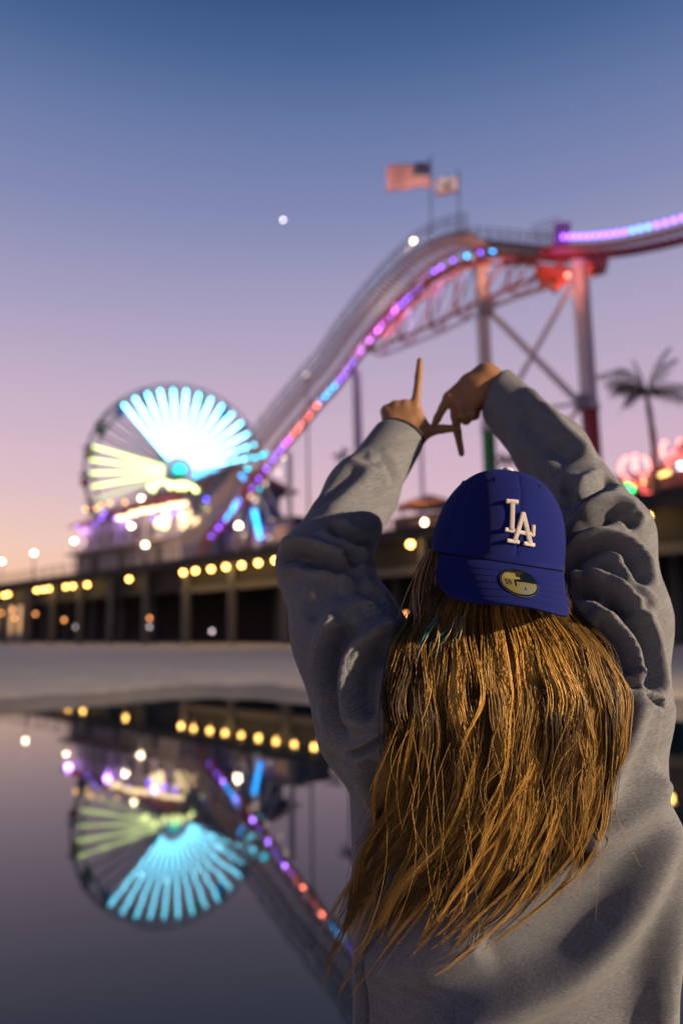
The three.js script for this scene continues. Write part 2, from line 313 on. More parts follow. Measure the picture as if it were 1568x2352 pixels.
// ---------------------------------------------------------------- Ferris wheel
{
  const D = 105, hub = at(408, 1086, D), R = 12.7;
  const w = thing('ferris_wheel', 'big Ferris wheel with white, cyan and yellow light bars on the pier', 'ferris wheel', V(hub.x, DECK, hub.z));
  w.rotation.y = Math.atan2(-hub.x, -hub.z) + 0.16; w.updateMatrixWorld(true);
  const fr = M.steelGrey, L = (a, r, z) => w.localToWorld(V(Math.cos(a) * r, hub.y - DECK + Math.sin(a) * r, z));
  const ledWhite = glow(2.0, 8.0, 11.0), ledYellow = glow(2.6, 3.2, 1.15), ledDimY = glow(1.1, 1.3, 0.6), ledBlue = glow(0.3, 2.4, 4.4), off = std(0.35, 0.33, 0.36, 0.5);
  for (const z of [-1.2, 1.2]) {
    const ring = new THREE.TorusGeometry(R, 0.13, 8, 90).applyMatrix4(new THREE.Matrix4().setPosition(0, hub.y - DECK, z)).applyMatrix4(w.matrixWorld);
    part('rim', ring, fr, w);
    part('inner_rim', new THREE.TorusGeometry(R - 1.3, 0.09, 8, 90).applyMatrix4(new THREE.Matrix4().setPosition(0, hub.y - DECK, z)).applyMatrix4(w.matrixWorld), fr, w);
  }
  for (let k = 0; k < 40; k++) {
    const deg = 131 - 9 * k, a = deg * Math.PI / 180, n = ((deg % 360) + 360) % 360;
    part('rim_tie', bar(L(a, R, -1.2), L(a, R, 1.2), 0.1), fr, w);
    part('rim_strut', bar(L(a, R - 1.3, 1.2), L(a + 0.157, R, 1.2), 0.08), fr, w);
    const mat = n >= 8 && n <= 135 ? ledWhite : n > 165 && n < 196 ? ledYellow : n >= 196 && n < 206 ? ledDimY : n < 8 || n > 310 ? (n > 330 || n < 8 ? ledBlue : ledBlue) : null;
    part('spoke', bar(L(a, 1.2, -1.2), L(a, R, -1.2), 0.1), fr, w);
    const len = mat === ledBlue ? 10.3 : 12.0;
    part(mat ? 'light_bar' : 'unlit_light_bar', bar(L(a, 2.2, 1.32), L(a, len, 1.32), 0.26, 0.26), mat || off, w);
  }
  const disc = (r, h, z, m, name) => part(name, new THREE.CylinderGeometry(r, r, h, 24).rotateX(Math.PI / 2).applyMatrix4(new THREE.Matrix4().setPosition(0, hub.y - DECK, z)).applyMatrix4(w.matrixWorld), m, w);
  disc(1.2, 3.4, 0, fr, 'hub'); disc(0.9, 0.3, 1.95, glow(0.1, 1.6, 2.2), 'hub_light'); disc(0.5, 0.3, 2.2, glow(0.1, 3, 0.9), 'hub_cap_light');
  for (const z of [-2, 2]) for (const x of [-7, 7]) part('support_leg', bar(w.localToWorld(V(0, hub.y - DECK, z)), w.localToWorld(V(x, 0, z * 1.8)), 0.5), fr, w);
  const tub = new THREE.CylinderGeometry(0.75, 0.55, 0.9, 10), roof = new THREE.ConeGeometry(0.95, 0.5, 10), tints = [std(0.12, 0.2, 0.03, 0.5), std(0.3, 0.26, 0.03, 0.5), std(0.32, 0.05, 0.04, 0.5), std(0.05, 0.1, 0.3, 0.5)];
  for (let k = 0; k < 20; k++) {
    const c = L((k * 18 + 4) * Math.PI / 180, R - 0.2, 0);
    const g = copyPart('gondola', tub, tints[k % 4], w, c.clone().add(V(0, -1.3, 0))); g.add(shadows(Object.assign(new THREE.Mesh(roof, tints[(k + 1) % 4]), { name: 'canopy' }))); g.children[0].position.y = 1.35;
    const st = shadows(new THREE.Mesh(new THREE.CylinderGeometry(0.05, 0.05, 1.5, 6), fr)); st.name = 'hanger'; st.position.y = 0.6; g.add(st);
  }
  for (const a of [0.5, 1.1, 1.7, 2.2]) w.add(lampLight(V(Math.cos(a) * 7, hub.y - DECK + Math.sin(a) * 7, 1.7), 0.35, 0.85, 1, 1.2, 0.14));
}

// ---------------------------------------------------------------- roller coaster: track points as [px, py, metres ahead]
const TRACK = [[470, 1252, 62.2], [490, 1225, 61.7], [530, 1178, 60.6], [570, 1130, 59.6], [610, 1078, 58.6], [650, 1025, 57.6], [700, 964, 56.5], [745, 910, 55.4], [790, 860, 54.4], [830, 803, 52.9], [880, 740, 51], [925, 690, 49.4], [970, 645, 48], [1010, 612, 46.9], [1070, 583, 45.4], [1130, 570, 44]].map(([x, y, d]) => at(x - 4, y - 8, d));
const TRACK_R = [[1262, 575, 40.6], [1315, 567, 39.5], [1370, 566, 38.4], [1440, 560, 37], [1500, 549, 36], [1568, 533, 35], [1640, 512, 34], [1700, 490, 33.2], [1800, 462, 32], [1920, 446, 31], [2060, 450, 30]].map((p) => at(...p));
{
  const c = thing('roller_coaster', 'red and white roller coaster climbing past the pier with purple bulb strings', 'roller coaster', V(TRACK[8].x, DECK, TRACK[8].z));
  const curve = new THREE.CatmullRomCurve3(TRACK), side = V(-R2, 0, R2), up = V(0, 1, 0);
  const off = (p, s, y) => p.clone().addScaledVector(side, s + 0.38).add(V(0, y, 0));
  const run = (cv, s, y, r, n = 60) => new THREE.TubeGeometry(new THREE.CatmullRomCurve3(cv.getSpacedPoints(n).map((p) => off(p, s, y))), n, r, 8);
  const pipe = M.red, grey = M.steelGrey;
  part('rail', run(curve, 1.35, -0.05, 0.12), pipe, c); part('rail', run(curve, 0.05, -0.25, 0.12), pipe, c); part('spine', run(curve, -0.15, -1.15, 0.17), pipe, c);
  for (const y of [0.55, 0.85, 1.15]) part('handrail', run(curve, 2.1, y, 0.045), grey, c);
  part('walkway_edge', run(curve, 2.1, 0, 0.11), grey, c);
  const N = 92;
  for (let k = 0; k <= N; k++) {
    const p = curve.getPointAt(k / N);
    part('crosstie', bar(off(p, 2.05, -0.1), off(p, -0.1, -0.2), 0.16, 0.1), M.steelWhite, c);
    if (k % 3 === 0) part('spine_strut', bar(off(p, 0.02, -0.2), off(p, -0.15, -1.15), 0.12), pipe, c);
    if (k % 3 === 0 && k < N - 2) part('spine_brace', bar(off(p, 0.02, -0.2), off(curve.getPointAt((k + 3) / N), -0.15, -1.15), 0.07), pipe, c);
    if (k % 4 === 0) part('railing_post', bar(off(p, 2.1, 0), off(p, 2.1, 1.15), 0.05), grey, c);
  }
  // bulbs along the outer rail
  const bulbs = { v: glow(2.2, 0.8, 10), p: glow(7, 1.1, 9), r: glow(11, 1.5, 0.9), b: glow(0.2, 3.6, 9), m: glow(5.5, 1.3, 8) };
  const col = (t) => t < 0.33 ? 'v' : t < 0.36 ? 'p' : t < 0.455 ? 'r' : t < 0.525 ? 'b' : t < 0.60 ? 'v' : t < 0.68 ? 'm' : t < 0.9 ? (t < 0.75 ? 'm' : 'v') : (t > 0.985 || (t > 0.925 && t < 0.945) || (t > 0.955 && t < 0.965)) ? 'b' : 'v';
  const NB = 66;
  for (let k = 2; k <= NB; k++) {
    const t = k / NB; if ((t > 0.163 && t < 0.185) || (t > 0.335 && t < 0.345) || (t > 0.805 && t < 0.815) || (t > 0.865 && k % 2)) continue;
    copyPart('bulb', BULB, bulbs[col(t)], c, off(curve.getPointAt(t), -0.6, -0.3), 0.13);
  }
  const tint = { v: [0.4, 0.18, 1], p: [0.8, 0.2, 1], r: [1, 0.22, 0.12], b: [0.1, 0.5, 1], m: [0.7, 0.22, 1] };
  for (let k = 0; k < 15; k++) { const t = 0.08 + k * 0.061; c.add(lampLight(c.worldToLocal(off(curve.getPointAt(t), -0.6, -0.3)), ...tint[col(t)], t > 0.55 && t < 0.95 ? 13 : 4, 0.13)); }
  // right-hand run
  const cr = new THREE.CatmullRomCurve3(TRACK_R);
  part('rail', run(cr, 1.0, -0.45, 0.13, 30), pipe, c); part('rail', run(cr, 0, -0.55, 0.17, 30), pipe, c); part('spine', run(cr, 0.4, -0.9, 0.12, 30), M.maroon, c);
  for (let k = 0; k <= 44; k++) { const p = cr.getPointAt(k / 44); part('crosstie', bar(off(p, 1.0, -0.5), off(p, 0, -0.6), 0.12, 0.09), pipe, c); }
  for (let k = 4; k <= 60; k++) { const t = k / 40; if (t <= 1) copyPart('bulb', BULB, k % 7 < 3 && k > 10 && k < 34 ? glowBlueViolet() : bulbs.v, c, off(cr.getPointAt(t), 0.9, 0.12), 0.12); }
  function glowBlueViolet() { return bulbs.bv ??= glow(0.9, 2, 9); }
  // platform over the summit
  const plat = [[1048, 556, 45.4], [1150, 566, 43.4], [1235, 575, 41.6], [1292, 582, 40.4]].map((p) => at(...p));
  for (let i = 0; i < 3; i++) {
    part('platform_beam', bar(plat[i], plat[i + 1], 0.3, 0.5), grey, c); part('platform_deck', bar(off(plat[i], -1.2, 0), off(plat[i + 1], -1.2, 0), 2.2, 0.1), M.dark, c);
    for (const y of [0.35, 0.6, 0.85, 1.15]) part('handrail', bar(plat[i].clone().add(V(0, y, 0)), plat[i + 1].clone().add(V(0, y, 0)), 0.05), grey, c);
    for (let k = 0; k < 4; k++) { const p = plat[i].clone().lerp(plat[i + 1], k / 4); part('railing_post', bar(p, p.clone().add(V(0, 1.2, 0)), 0.07), grey, c); }
  }
  for (const y of [0.3, 0.6, 0.9, 1.2]) part('handrail', bar(at(1220, 556, 41.8).add(V(0, y - 0.2, 0)), at(1288, 540, 40.2).add(V(0, y - 0.1, 0)), 0.05), grey, c);
  part('end_panel', bar(at(1284, 580, 40.2), at(1292, 512, 40.1), 0.12, 0.9), std(0.45, 0.2, 0.5, 0.6), c);
  c.add(lampLight(c.worldToLocal(at(1300, 560, 39.2)), 0.7, 0.25, 1, 2, 0.12));
  // arched lattice under the summit
  const low = [[862, 802, 50.6], [930, 775, 49], [1000, 745, 47.2], [1060, 715, 45.8], [1110, 690, 44.6], [1180, 660, 43], [1250, 628, 41.6], [1310, 604, 40.4]].map(([x, y, d]) => at(x - 26, y, d));
  const top = [[862, 764, 51.5], [925, 690, 49.4], [1000, 628, 47.2], [1060, 592, 45.8], [1110, 584, 44.6], [1180, 580, 43], [1250, 586, 41.6], [1310, 592, 40.4]].map(([x, y, d]) => at(x - 26, y, d));
  for (let i = 0; i < 7; i++) {
    for (const s of [-0.9, -2.2]) {
      part('lower_chord', bar(off(low[i], s, 0), off(low[i + 1], s, 0), 0.18), s < -1 ? M.steelWhite : pipe, c);
      part('web_member', bar(off(low[i + 1], s, 0), off(top[i + 1], s, 0), 0.13), s < -1 ? M.steelWhite : pipe, c);
      part('web_brace', bar(off(low[i], s, 0), off(top[i + 1], s, 0), 0.09), pipe, c);
      part('upper_chord', bar(off(top[i], s, -0.1), off(top[i + 1], s, -0.1), 0.16), pipe, c);
    }
    part('cross_member', bar(off(low[i], -0.9, 0), off(low[i], -2.2, 0), 0.12), pipe, c);
  }
  // red machinery frames under the summit
  for (const [x0, y0, x1, y1, d, w] of [[1228, 622, 1300, 640, 41, 0.75], [1240, 650, 1292, 618, 41.2, 0.5], [1270, 668, 1300, 640, 40.6, 0.45], [1348, 602, 1392, 606, 39.4, 0.6], [1355, 626, 1388, 618, 39.4, 0.5], [1150, 604, 1230, 600, 43, 0.3]]) part('drive_frame', bar(at(x0, y0, d), at(x1, y1, d), w, w * 0.8), std(0.62, 0.16, 0.10, 0.5), c);
  copyPart('work_light', BULB, glow(9, 2.2, 1.4), c, at(1302, 632, 39.2), 0.1); c.add(lampLight(c.worldToLocal(at(1302, 632, 39.2)), 1, 0.24, 0.14, 9, 0.1)); c.add(lampLight(c.worldToLocal(at(1120, 615, 43.2)), 1, 0.35, 0.2, 6, 0.1)); copyPart('work_light', BULB, glow(3, 1, 0.6), c, at(1120, 615, 43.2), 0.08);
  // columns: white above, coloured below
  const column = (px, py, d, r, ySplit, lower, name = 'column') => {
    const p = at(px, py, d), ys = ySplit ? at(px, ySplit, d).y : DECK;
    if (ySplit) part('painted_' + name, rod(V(p.x, DECK, p.z), V(p.x, ys, p.z), r, r, 20), lower, c);
    const q = part(name, rod(V(p.x, ys, p.z), p, r, r, 20), M.steelWhite, c);
    part('collar', new THREE.CylinderGeometry(r * 1.18, r * 1.18, 0.35, 20).translate(p.x, ys, p.z), M.steelWhite, c);
    return p;
  };
  column(1328, 588, 40.2, 0.47, 936, M.maroon); column(1905, 470, 31.2, 0.47, 900, M.green); column(1101, 590, 44.8, 0.42, 985, M.green); column(818, 850, 53.6, 0.34, 0); column(664, 1040, 57.2, 0.22, 0); column(966, 1020, 62, 0.16, 0); column(590, 1110, 59, 0.2, 0); column(545, 1165, 60, 0.18, 0);
  const br = (x0, y0, d0, x1, y1, d1, r) => part('brace', rod(at(x0, y0, d0), at(x1, y1, d1), r, r, 10), M.steelWhite, c);
  br(1120, 712, 44.8, 1334, 930, 40.2, 0.2); br(1312, 655, 40.2, 1120, 1000, 44.8, 0.14); br(1115, 706, 44.8, 1318, 640, 40.2, 0.13); br(1334, 925, 40.2, 1112, 960, 44.8, 0.1); br(1336, 930, 40.2, 1180, 1110, 43.5, 0.12);
  for (const [x, y, d] of [[1114, 708, 44.4], [1336, 924, 39.8]]) copyPart('gusset', new THREE.BoxGeometry(0.8, 0.8, 0.5), M.steelGrey, c, at(x, y, d));
  // blue light strips and side frames on the low bents
  const blue = glow(0.12, 2.2, 6.5), cyan = glow(0.15, 4.5, 6);
  for (const [x0, y0, x1, y1, d, m] of [[583, 1172, 598, 1236, 58.4, blue], [541, 1160, 520, 1195, 60.4, blue], [548, 1142, 541, 1158, 60.4, blue]]) part('light_strip', bar(at(x0, y0, d), at(x1, y1, d), 0.28), m, c);
  for (const [x, y] of [[570, 1052], [582, 1050], [602, 1044], [610, 1043], [568, 1078], [553, 1092], [560, 1098], [586, 1120], [594, 1122]]) copyPart('cyan_bulb', BULB, y > 1085 && x < 565 ? blue : cyan, c, at(x, y, 60.6), 0.18);
  for (const [x0, y0, x1, y1] of [[588, 1120, 560, 1240], [590, 1120, 640, 1240], [600, 1100, 655, 1200], [556, 1150, 540, 1255], [612, 1150, 625, 1250]]) part('bent_leg', rod(at(x0, y0, 58.8), at(x1, y1, 58.8), 0.14), M.steelGrey, c);
  for (const [x, y] of [[575, 1140], [586, 1148], [640, 1085], [652, 1052], [610, 1110], [625, 1195], [632, 1240], [560, 1230], [618, 1235]]) copyPart('small_bulb', BULB, glow(3, 2.2, 1.8), c, at(x, y, 58), 0.12);
  // lamp on the walkway
  const lp = at(948, 553, 48); part('lamp_post', rod(off(curve.getPointAt(0.83), 2.1, 0), lp.clone().add(V(0, -0.15, 0)), 0.05), grey, c); copyPart('lamp_globe', BULB, glow(18, 13, 7), c, lp, 0.17); c.add(lampLight(c.worldToLocal(lp.clone()), 1, 0.66, 0.46, 130, 0.16));
}

// ---------------------------------------------------------------- flags
function flag(name, label, px, yTop, yBot, poleTopPx, d, wpx, hpx, paint, dir) {
  const scaleM = d / FOCAL, W = wpx * scaleM * 1.06, H = hpx * scaleM * 1.02, top = at(px, yTop, d), g = thing(name, label, 'flag', at(px, yBot, d));
  part('flagpole', rod(at(px + (yBot - yTop) * 0.01, yBot, d), top.clone().add(V(0, 0.25, 0)), 0.05), M.steelGrey, g);
  part('finial', new THREE.SphereGeometry(0.1, 10, 8).translate(top.x, top.y + 0.3, top.z), M.steelGrey, g);
  const geo = new THREE.PlaneGeometry(W, H, 40, 16), p = geo.attributes.position;
  for (let i = 0; i < p.count; i++) {
    const u = p.getX(i) / W + 0.5, v = p.getY(i) / H, fu = u;
    const y = v * H * (1 - 0.05 * fu) + 0.12 * H * fu * Math.sin(fu * 5) * 0.6 - fu * H * 0.06 + (fu > 0.7 ? -(fu - 0.7) * 0.35 * H * (0.5 - v) : 0);
    p.setXYZ(i, dir * (u * W * 0.97), y, Math.sin(fu * 9 + v) * 0.16 * Math.min(1, fu * 3));
  }
  if (dir < 0) { const ix = geo.index.array; for (let i = 0; i < ix.length; i += 3) { const t = ix[i]; ix[i] = ix[i + 1]; ix[i + 1] = t; } }
  geo.computeVertexNormals(); geo.translate(top.x, top.y - H / 2 - 0.05, top.z);
  const cv = document.createElement('canvas'); cv.width = 512; cv.height = 300; paint(cv.getContext('2d'), 512, 300);
  const tex = new THREE.CanvasTexture(cv); tex.colorSpace = THREE.SRGBColorSpace;
  part('cloth', geo, phys(1, 1, 1, 0.9, { map: tex, side: THREE.DoubleSide, transmission: 0.35 }), g);
}
flag('national_flag', 'striped red and white flag with blue canton flying above the coaster', 988, 372, 572, 0, 45.2, 108, 66, (x, w, h) => {
  for (let i = 0; i < 13; i++) { x.fillStyle = i % 2 ? '#f6ddd2' : '#d8543f'; x.fillRect(0, i * h / 13, w, h / 13 + 1); }
  x.fillStyle = '#1b2148'; x.fillRect(0, 0, w * 0.38, h * 7 / 13); x.fillStyle = '#e8e8f0';
  for (let r = 0; r < 9; r++) for (let k = 0; k < (r % 2 ? 5 : 6); k++) { x.beginPath(); x.arc(w * 0.38 * ((k + (r % 2 ? 1 : 0.5)) / 6), h * 7 / 13 * (r + 0.7) / 9.4, 4, 0, 7); x.fill(); }
}, -1);
flag('state_flag', 'small white flag with brown bear and red lower stripe above the coaster', 1052, 404, 545, 0, 44.4, 58, 44, (x, w, h) => {
  x.fillStyle = '#f3e6da'; x.fillRect(0, 0, w, h); x.fillStyle = '#b8323a'; x.fillRect(0, h * 0.84, w, h * 0.16);
  x.fillStyle = '#7a5638'; x.beginPath(); x.ellipse(w * 0.55, h * 0.45, w * 0.16, h * 0.13, 0, 0, 7); x.fill(); x.beginPath(); x.ellipse(w * 0.38, h * 0.44, w * 0.06, h * 0.08, 0, 0, 7); x.fill();
  for (const k of [0.43, 0.49, 0.61, 0.67]) x.fillRect(w * k, h * 0.5, w * 0.04, h * 0.16);
  x.fillStyle = '#5d7a3a'; x.fillRect(w * 0.36, h * 0.66, w * 0.38, h * 0.05); x.fillStyle = '#b8323a'; x.beginPath(); x.arc(w * 0.14, h * 0.18, h * 0.08, 0, 7); x.fill();
}, -1);

// ---------------------------------------------------------------- palm trees
function palm(label, base, top, fronds, trunkR, len) {
  const g = thing('palm_tree', label, 'palm tree', base);
  const mid = base.clone().lerp(top, 0.5).add(V(0.15, 0, 0)), cv = new THREE.CatmullRomCurve3([base, mid, top]), geo = new THREE.TubeGeometry(cv, 30, trunkR, 10), p = geo.attributes.position;
  for (let i = 0; i < p.count; i++) { const k = Math.floor(i / 11) / 30, c = cv.getPointAt(k), s = (1.25 - 0.45 * k) * (1 + 0.07 * Math.sin(k * 160)); p.setXYZ(i, c.x + (p.getX(i) - c.x) * s, p.getY(i), c.z + (p.getZ(i) - c.z) * s); }
  geo.computeVertexNormals();
  part('trunk', geo, std(0.10, 0.075, 0.05, 0.95), g);
  const green = std(0.045, 0.06, 0.025, 0.75, { side: THREE.DoubleSide });
  for (const [cx, cy, tx, ty, dd] of fronds) {   // arching rib from the crown over a shoulder to its tip, offsets in metres
    const q1 = top.clone().add(V(cx, cy, dd * 0.6)), q2 = top.clone().add(V(tx, ty, dd)), pts = new THREE.QuadraticBezierCurve3(top, q1, q2).getPoints(9);
    const c = new THREE.CatmullRomCurve3(pts), gs = [new THREE.TubeGeometry(c, 14, 0.035, 5).toNonIndexed()];
    const pos = [], N = 40;
    for (let k = 3; k < N; k++) {
      const t = k / N, o = c.getPointAt(t), tg = c.getTangentAt(t), sd = tg.clone().cross(V(0, 1, 0)).normalize();
      for (const s of [-1, 1]) {
        const l = (0.8 * Math.sin(Math.PI * Math.pow(t, 0.7)) + 0.16) * len * 0.38 * rr(0.8, 1.15), tip = o.clone().addScaledVector(sd, s * l * 0.75).addScaledVector(tg, l * 0.55).add(V(0, -l * rr(0.5, 0.95), 0)), m = o.clone().lerp(tip, 0.45).addScaledVector(tg, 0.02), m2 = o.clone().lerp(tip, 0.45).addScaledVector(tg, -0.02);
        for (const v of [o, m, tip, o, tip, m2]) pos.push(v.x, v.y, v.z);
      }
    }
    const lg = new THREE.BufferGeometry(); lg.setAttribute('position', new THREE.Float32BufferAttribute(pos, 3)); lg.computeVertexNormals();
    for (const q of [gs[0]]) { q.deleteAttribute('uv'); }
    part('frond', mergeGeometries([gs[0], lg]), green, g);
  }
}
{
  const d = 36, top = at(1484, 905, d), base = at(1503, 1150, d); base.y = DECK;
  palm('tall palm tree with ragged dark fronds beside the neon signs', base, top, [[-0.95, 1.7, -2.55, 0.85, 0.2], [-0.6, 1.8, -1.4, 1.35, -0.4], [-1.2, 0.9, -2.0, -0.1, 0.5], [-0.9, 0.4, -1.3, -0.7, 0.3], [0.4, 1.6, 1.35, 2.4, 0.1], [0.7, 1.5, 1.9, 2.0, -0.5], [1.0, 0.8, 2.2, 0.25, 0.1], [0.8, 0.5, 1.7, -0.4, 0.5], [-0.15, 1.3, -0.45, 1.9, -0.3], [-0.5, 1.0, -1.2, 0.5, -0.8], [0.4, 0.9, 0.9, 0.5, -0.9], [-1.0, 1.2, -1.9, 0.55, -0.3]], 0.15, 2.6);
  const t2 = at(1165, 1060, 52), b2 = t2.clone(); b2.y = DECK;
  palm('small palm crown showing between the green column and sleeve', b2, t2, [[-0.4, 0.6, -1.0, 0.2, 0.1], [0.4, 0.6, 1.0, 0.2, 0], [0.15, 0.7, 0.4, 0.8, 0.2], [-0.2, 0.7, -0.5, 0.7, -0.2], [0.4, 0.2, 0.8, -0.4, 0.3], [-0.4, 0.2, -0.8, -0.4, 0.3]], 0.12, 1.2);
  const t3 = at(785, 1050, 58), b3 = t3.clone(); b3.y = DECK;
  palm('small dark palm crown just above the left sleeve', b3, t3, [[-0.3, 0.5, -0.8, 0.1, 0.1], [0.3, 0.6, 0.7, 0.6, 0], [0.1, 0.6, 0.2, 0.9, 0.2], [-0.2, 0.1, -0.5, -0.5, 0.2], [0.3, 0.2, 0.6, -0.3, 0.2]], 0.1, 1.0);
}

// ---------------------------------------------------------------- neon signs and arcade roof at the right
{
  const a = thing('arcade', 'low dark arcade with slanted eave under the neon signs at right edge', 'building', at(1540, 1150, 38));
  a.position.y = DECK; a.updateMatrixWorld(true);
  const pb = (s0, s1, t0, t1, y0, y1) => bar(pierPt(s0, (t0 + t1) / 2, (y0 + y1) / 2), pierPt(s1, (t0 + t1) / 2, (y0 + y1) / 2), t1 - t0, y1 - y0);
  part('wall', pb(12.6, 24, 2, 8, DECK, DECK + 0.9), std(0.10, 0.05, 0.05, 0.8), a);
  part('fascia', pb(12.4, 24, 1.7, 1.98, DECK + 0.5, DECK + 1.3), std(0.16, 0.07, 0.06, 0.7), a);
  for (let k = 0; k < 5; k++) part('panel', pb(15.2 + k * 1.5, 16.5 + k * 1.5, 1.6, 1.69, DECK + 0.6, DECK + 1.2), std(0.28, 0.2, 0.2, 0.7), a);
  part('eave', bar(at(1492, 1096, 36), at(1600, 992, 34.5), 0.7, 0.14), std(0.3, 0.2, 0.25, 0.7), a);
  part('eave_beam', bar(at(1500, 1106, 36), at(1600, 1016, 34.6), 0.2, 0.2), std(0.25, 0.1, 0.05, 0.7), a);
  const redN = glow(4.4, 1.05, 0.9), redDeep = glow(2.6, 0.3, 0.3), amber = glow(6, 4, 1.5), gr = glow(0.2, 5, 1), wh = glow(9, 7, 9);
  const P = (pts, d) => pts.map(([x, y]) => at(x, y, d));
  const n1 = thing('neon_sign', 'red neon petal sign with amber bar and green bulbs left of palm trunk', 'neon sign', at(1460, 1150, 36.5));
  part('neon_tube', tube(P([[1440, 1050], [1428, 1062], [1424, 1078], [1430, 1092], [1442, 1104]], 36.4), 0.09), redN, n1);
  part('neon_tube', tube(P([[1457, 1044], [1456, 1056], [1457, 1070], [1460, 1084]], 36.4), 0.11), redN, n1);
  part('neon_tube', tube(P([[1474, 1050], [1484, 1058], [1488, 1074], [1484, 1088], [1472, 1098]], 36.4), 0.09), redN, n1);
  part('amber_tube', bar(at(1474, 1107, 36.4), at(1492, 1103, 36.4), 0.2), amber, n1);
  for (const [x, y] of [[1474, 1118], [1486, 1116], [1492, 1122], [1478, 1128], [1488, 1128], [1452, 1108], [1458, 1112]]) copyPart('red_bulb', BULB, redDeep, n1, at(x, y, 36.4), 0.12);
  for (const [x, y] of [[1440, 1122], [1452, 1120], [1448, 1130], [1438, 1114]]) copyPart('green_bulb', BULB, gr, n1, at(x, y, 36.4), 0.12);
  part('sign_frame', [rod(at(1457, 1150, 36.6), at(1457, 1050, 36.6), 0.05), bar(at(1424, 1100, 36.6), at(1492, 1096, 36.6), 0.08), bar(at(1430, 1130, 36.6), at(1494, 1128, 36.6), 0.08), rod(at(1434, 1150, 36.6), at(1430, 1070, 36.6), 0.04), rod(at(1486, 1150, 36.6), at(1486, 1070, 36.6), 0.04)], M.dark, n1);
  n1.add(lampLight(n1.worldToLocal(at(1458, 1080, 35.9)), 1, 0.3, 0.25, 8, 0.3));
  const n2 = thing('neon_sign', 'red neon curl sign with amber strip at right edge above arcade', 'neon sign', at(1540, 1150, 35.6));
  part('neon_tube', tube(P([[1526, 1014], [1520, 1028], [1522, 1042], [1530, 1056], [1534, 1070]], 35.5), 0.1), redN, n2);
  part('neon_tube', tube(P([[1562, 1010], [1558, 1022], [1566, 1040], [1578, 1052]], 35.5), 0.1), redN, n2);
  part('neon_tube', tube(P([[1556, 1050], [1564, 1058], [1576, 1058]], 35.5), 0.08), redDeep, n2);
  part('amber_tube', bar(at(1512, 1092, 35.5), at(1538, 1084, 35.5), 0.18), glow(5, 2.6, 0.7), n2);
  copyPart('white_bulb', BULB, wh, n2, at(1562, 1070, 35.4), 0.16);
  part('sign_frame', [rod(at(1530, 1150, 35.7), at(1526, 1012, 35.7), 0.05), rod(at(1566, 1150, 35.7), at(1562, 1012, 35.7), 0.05), bar(at(1510, 1100, 35.7), at(1580, 1076, 35.7), 0.08)], M.dark, n2);
  n2.add(lampLight(n2.worldToLocal(at(1545, 1045, 34.9)), 1, 0.3, 0.25, 8, 0.3));
}
// evening star
single('evening_star', new THREE.IcosahedronGeometry(1.5, 2).translate(...at(650, 505, 900).toArray()), glow(9, 7.5, 8.5), 'single pale evening star in the open sky', 'star');

// ---------------------------------------------------------------- car park flood lamp behind the camera, which lights the back of the person
{
  const p = V(27, 7.2, 9), base = V(27, 0.1, 9), g = thing('flood_lamp', 'warm flood lamp on a tall pole on the beach', 'lamp', base);
  part('pole', rod(V(27, 0, 9.2), V(27, 7.5, 9.2), 0.12, 0.08, 14), M.lampMetal, g);
  part('housing', box(V(27.03, 7.2, 9.02), 0.6, 0.42, 0.24, 1.2), M.lampMetal, g);
  const dir = V(0.3, 1.3, -1.05).sub(p).normalize(), q = new THREE.Quaternion().setFromUnitVectors(V(0, 0, 1), dir);
  copyPart('lens', new THREE.BoxGeometry(0.5, 0.36, 0.02), glow(40, 30, 20), g, p.clone().addScaledVector(dir, 0.16), 1, q);
  const s = new THREE.SpotLight(new THREE.Color().setRGB(1, 0.73, 0.47), 7600, 0, 0.75, 0.6, 2); s.name = 'flood_lamp_light'; s.position.copy(g.worldToLocal(p.clone().addScaledVector(dir, 0.22))); s.castShadow = true; s.shadow.radius = 12;
  s.target.position.copy(g.worldToLocal(V(0.3, 1.3, -1.05))); g.add(s); g.add(s.target);
}
// ---------------------------------------------------------------- signed distances and a surface-nets mesher
function cone(p, a, b, r1, r2) {
  const bx = b.x - a.x, by = b.y - a.y, bz = b.z - a.z, px = p.x - a.x, py = p.y - a.y, pz = p.z - a.z;
  const l2 = bx * bx + by * by + bz * bz, t = clamp((px * bx + py * by + pz * bz) / l2, 0, 1);
  const dx = px - bx * t, dy = py - by * t, dz = pz - bz * t;
  return Math.sqrt(dx * dx + dy * dy + dz * dz) - (r1 + (r2 - r1) * t);
}
const smin = (a, b, k) => { const h = Math.max(k - Math.abs(a - b), 0) / k; return Math.min(a, b) - h * h * k * 0.25; };
const smax = (a, b, k) => -smin(-a, -b, k);
function ellip(p, c, rx, ry, rz) {
  const x = (p.x - c.x), y = (p.y - c.y), z = (p.z - c.z), k0 = Math.hypot(x / rx, y / ry, z / rz), k1 = Math.hypot(x / rx / rx, y / ry / ry, z / rz / rz);
  return k1 < 1e-9 ? -Math.min(rx, ry, rz) : k0 * (k0 - 1) / k1;
}
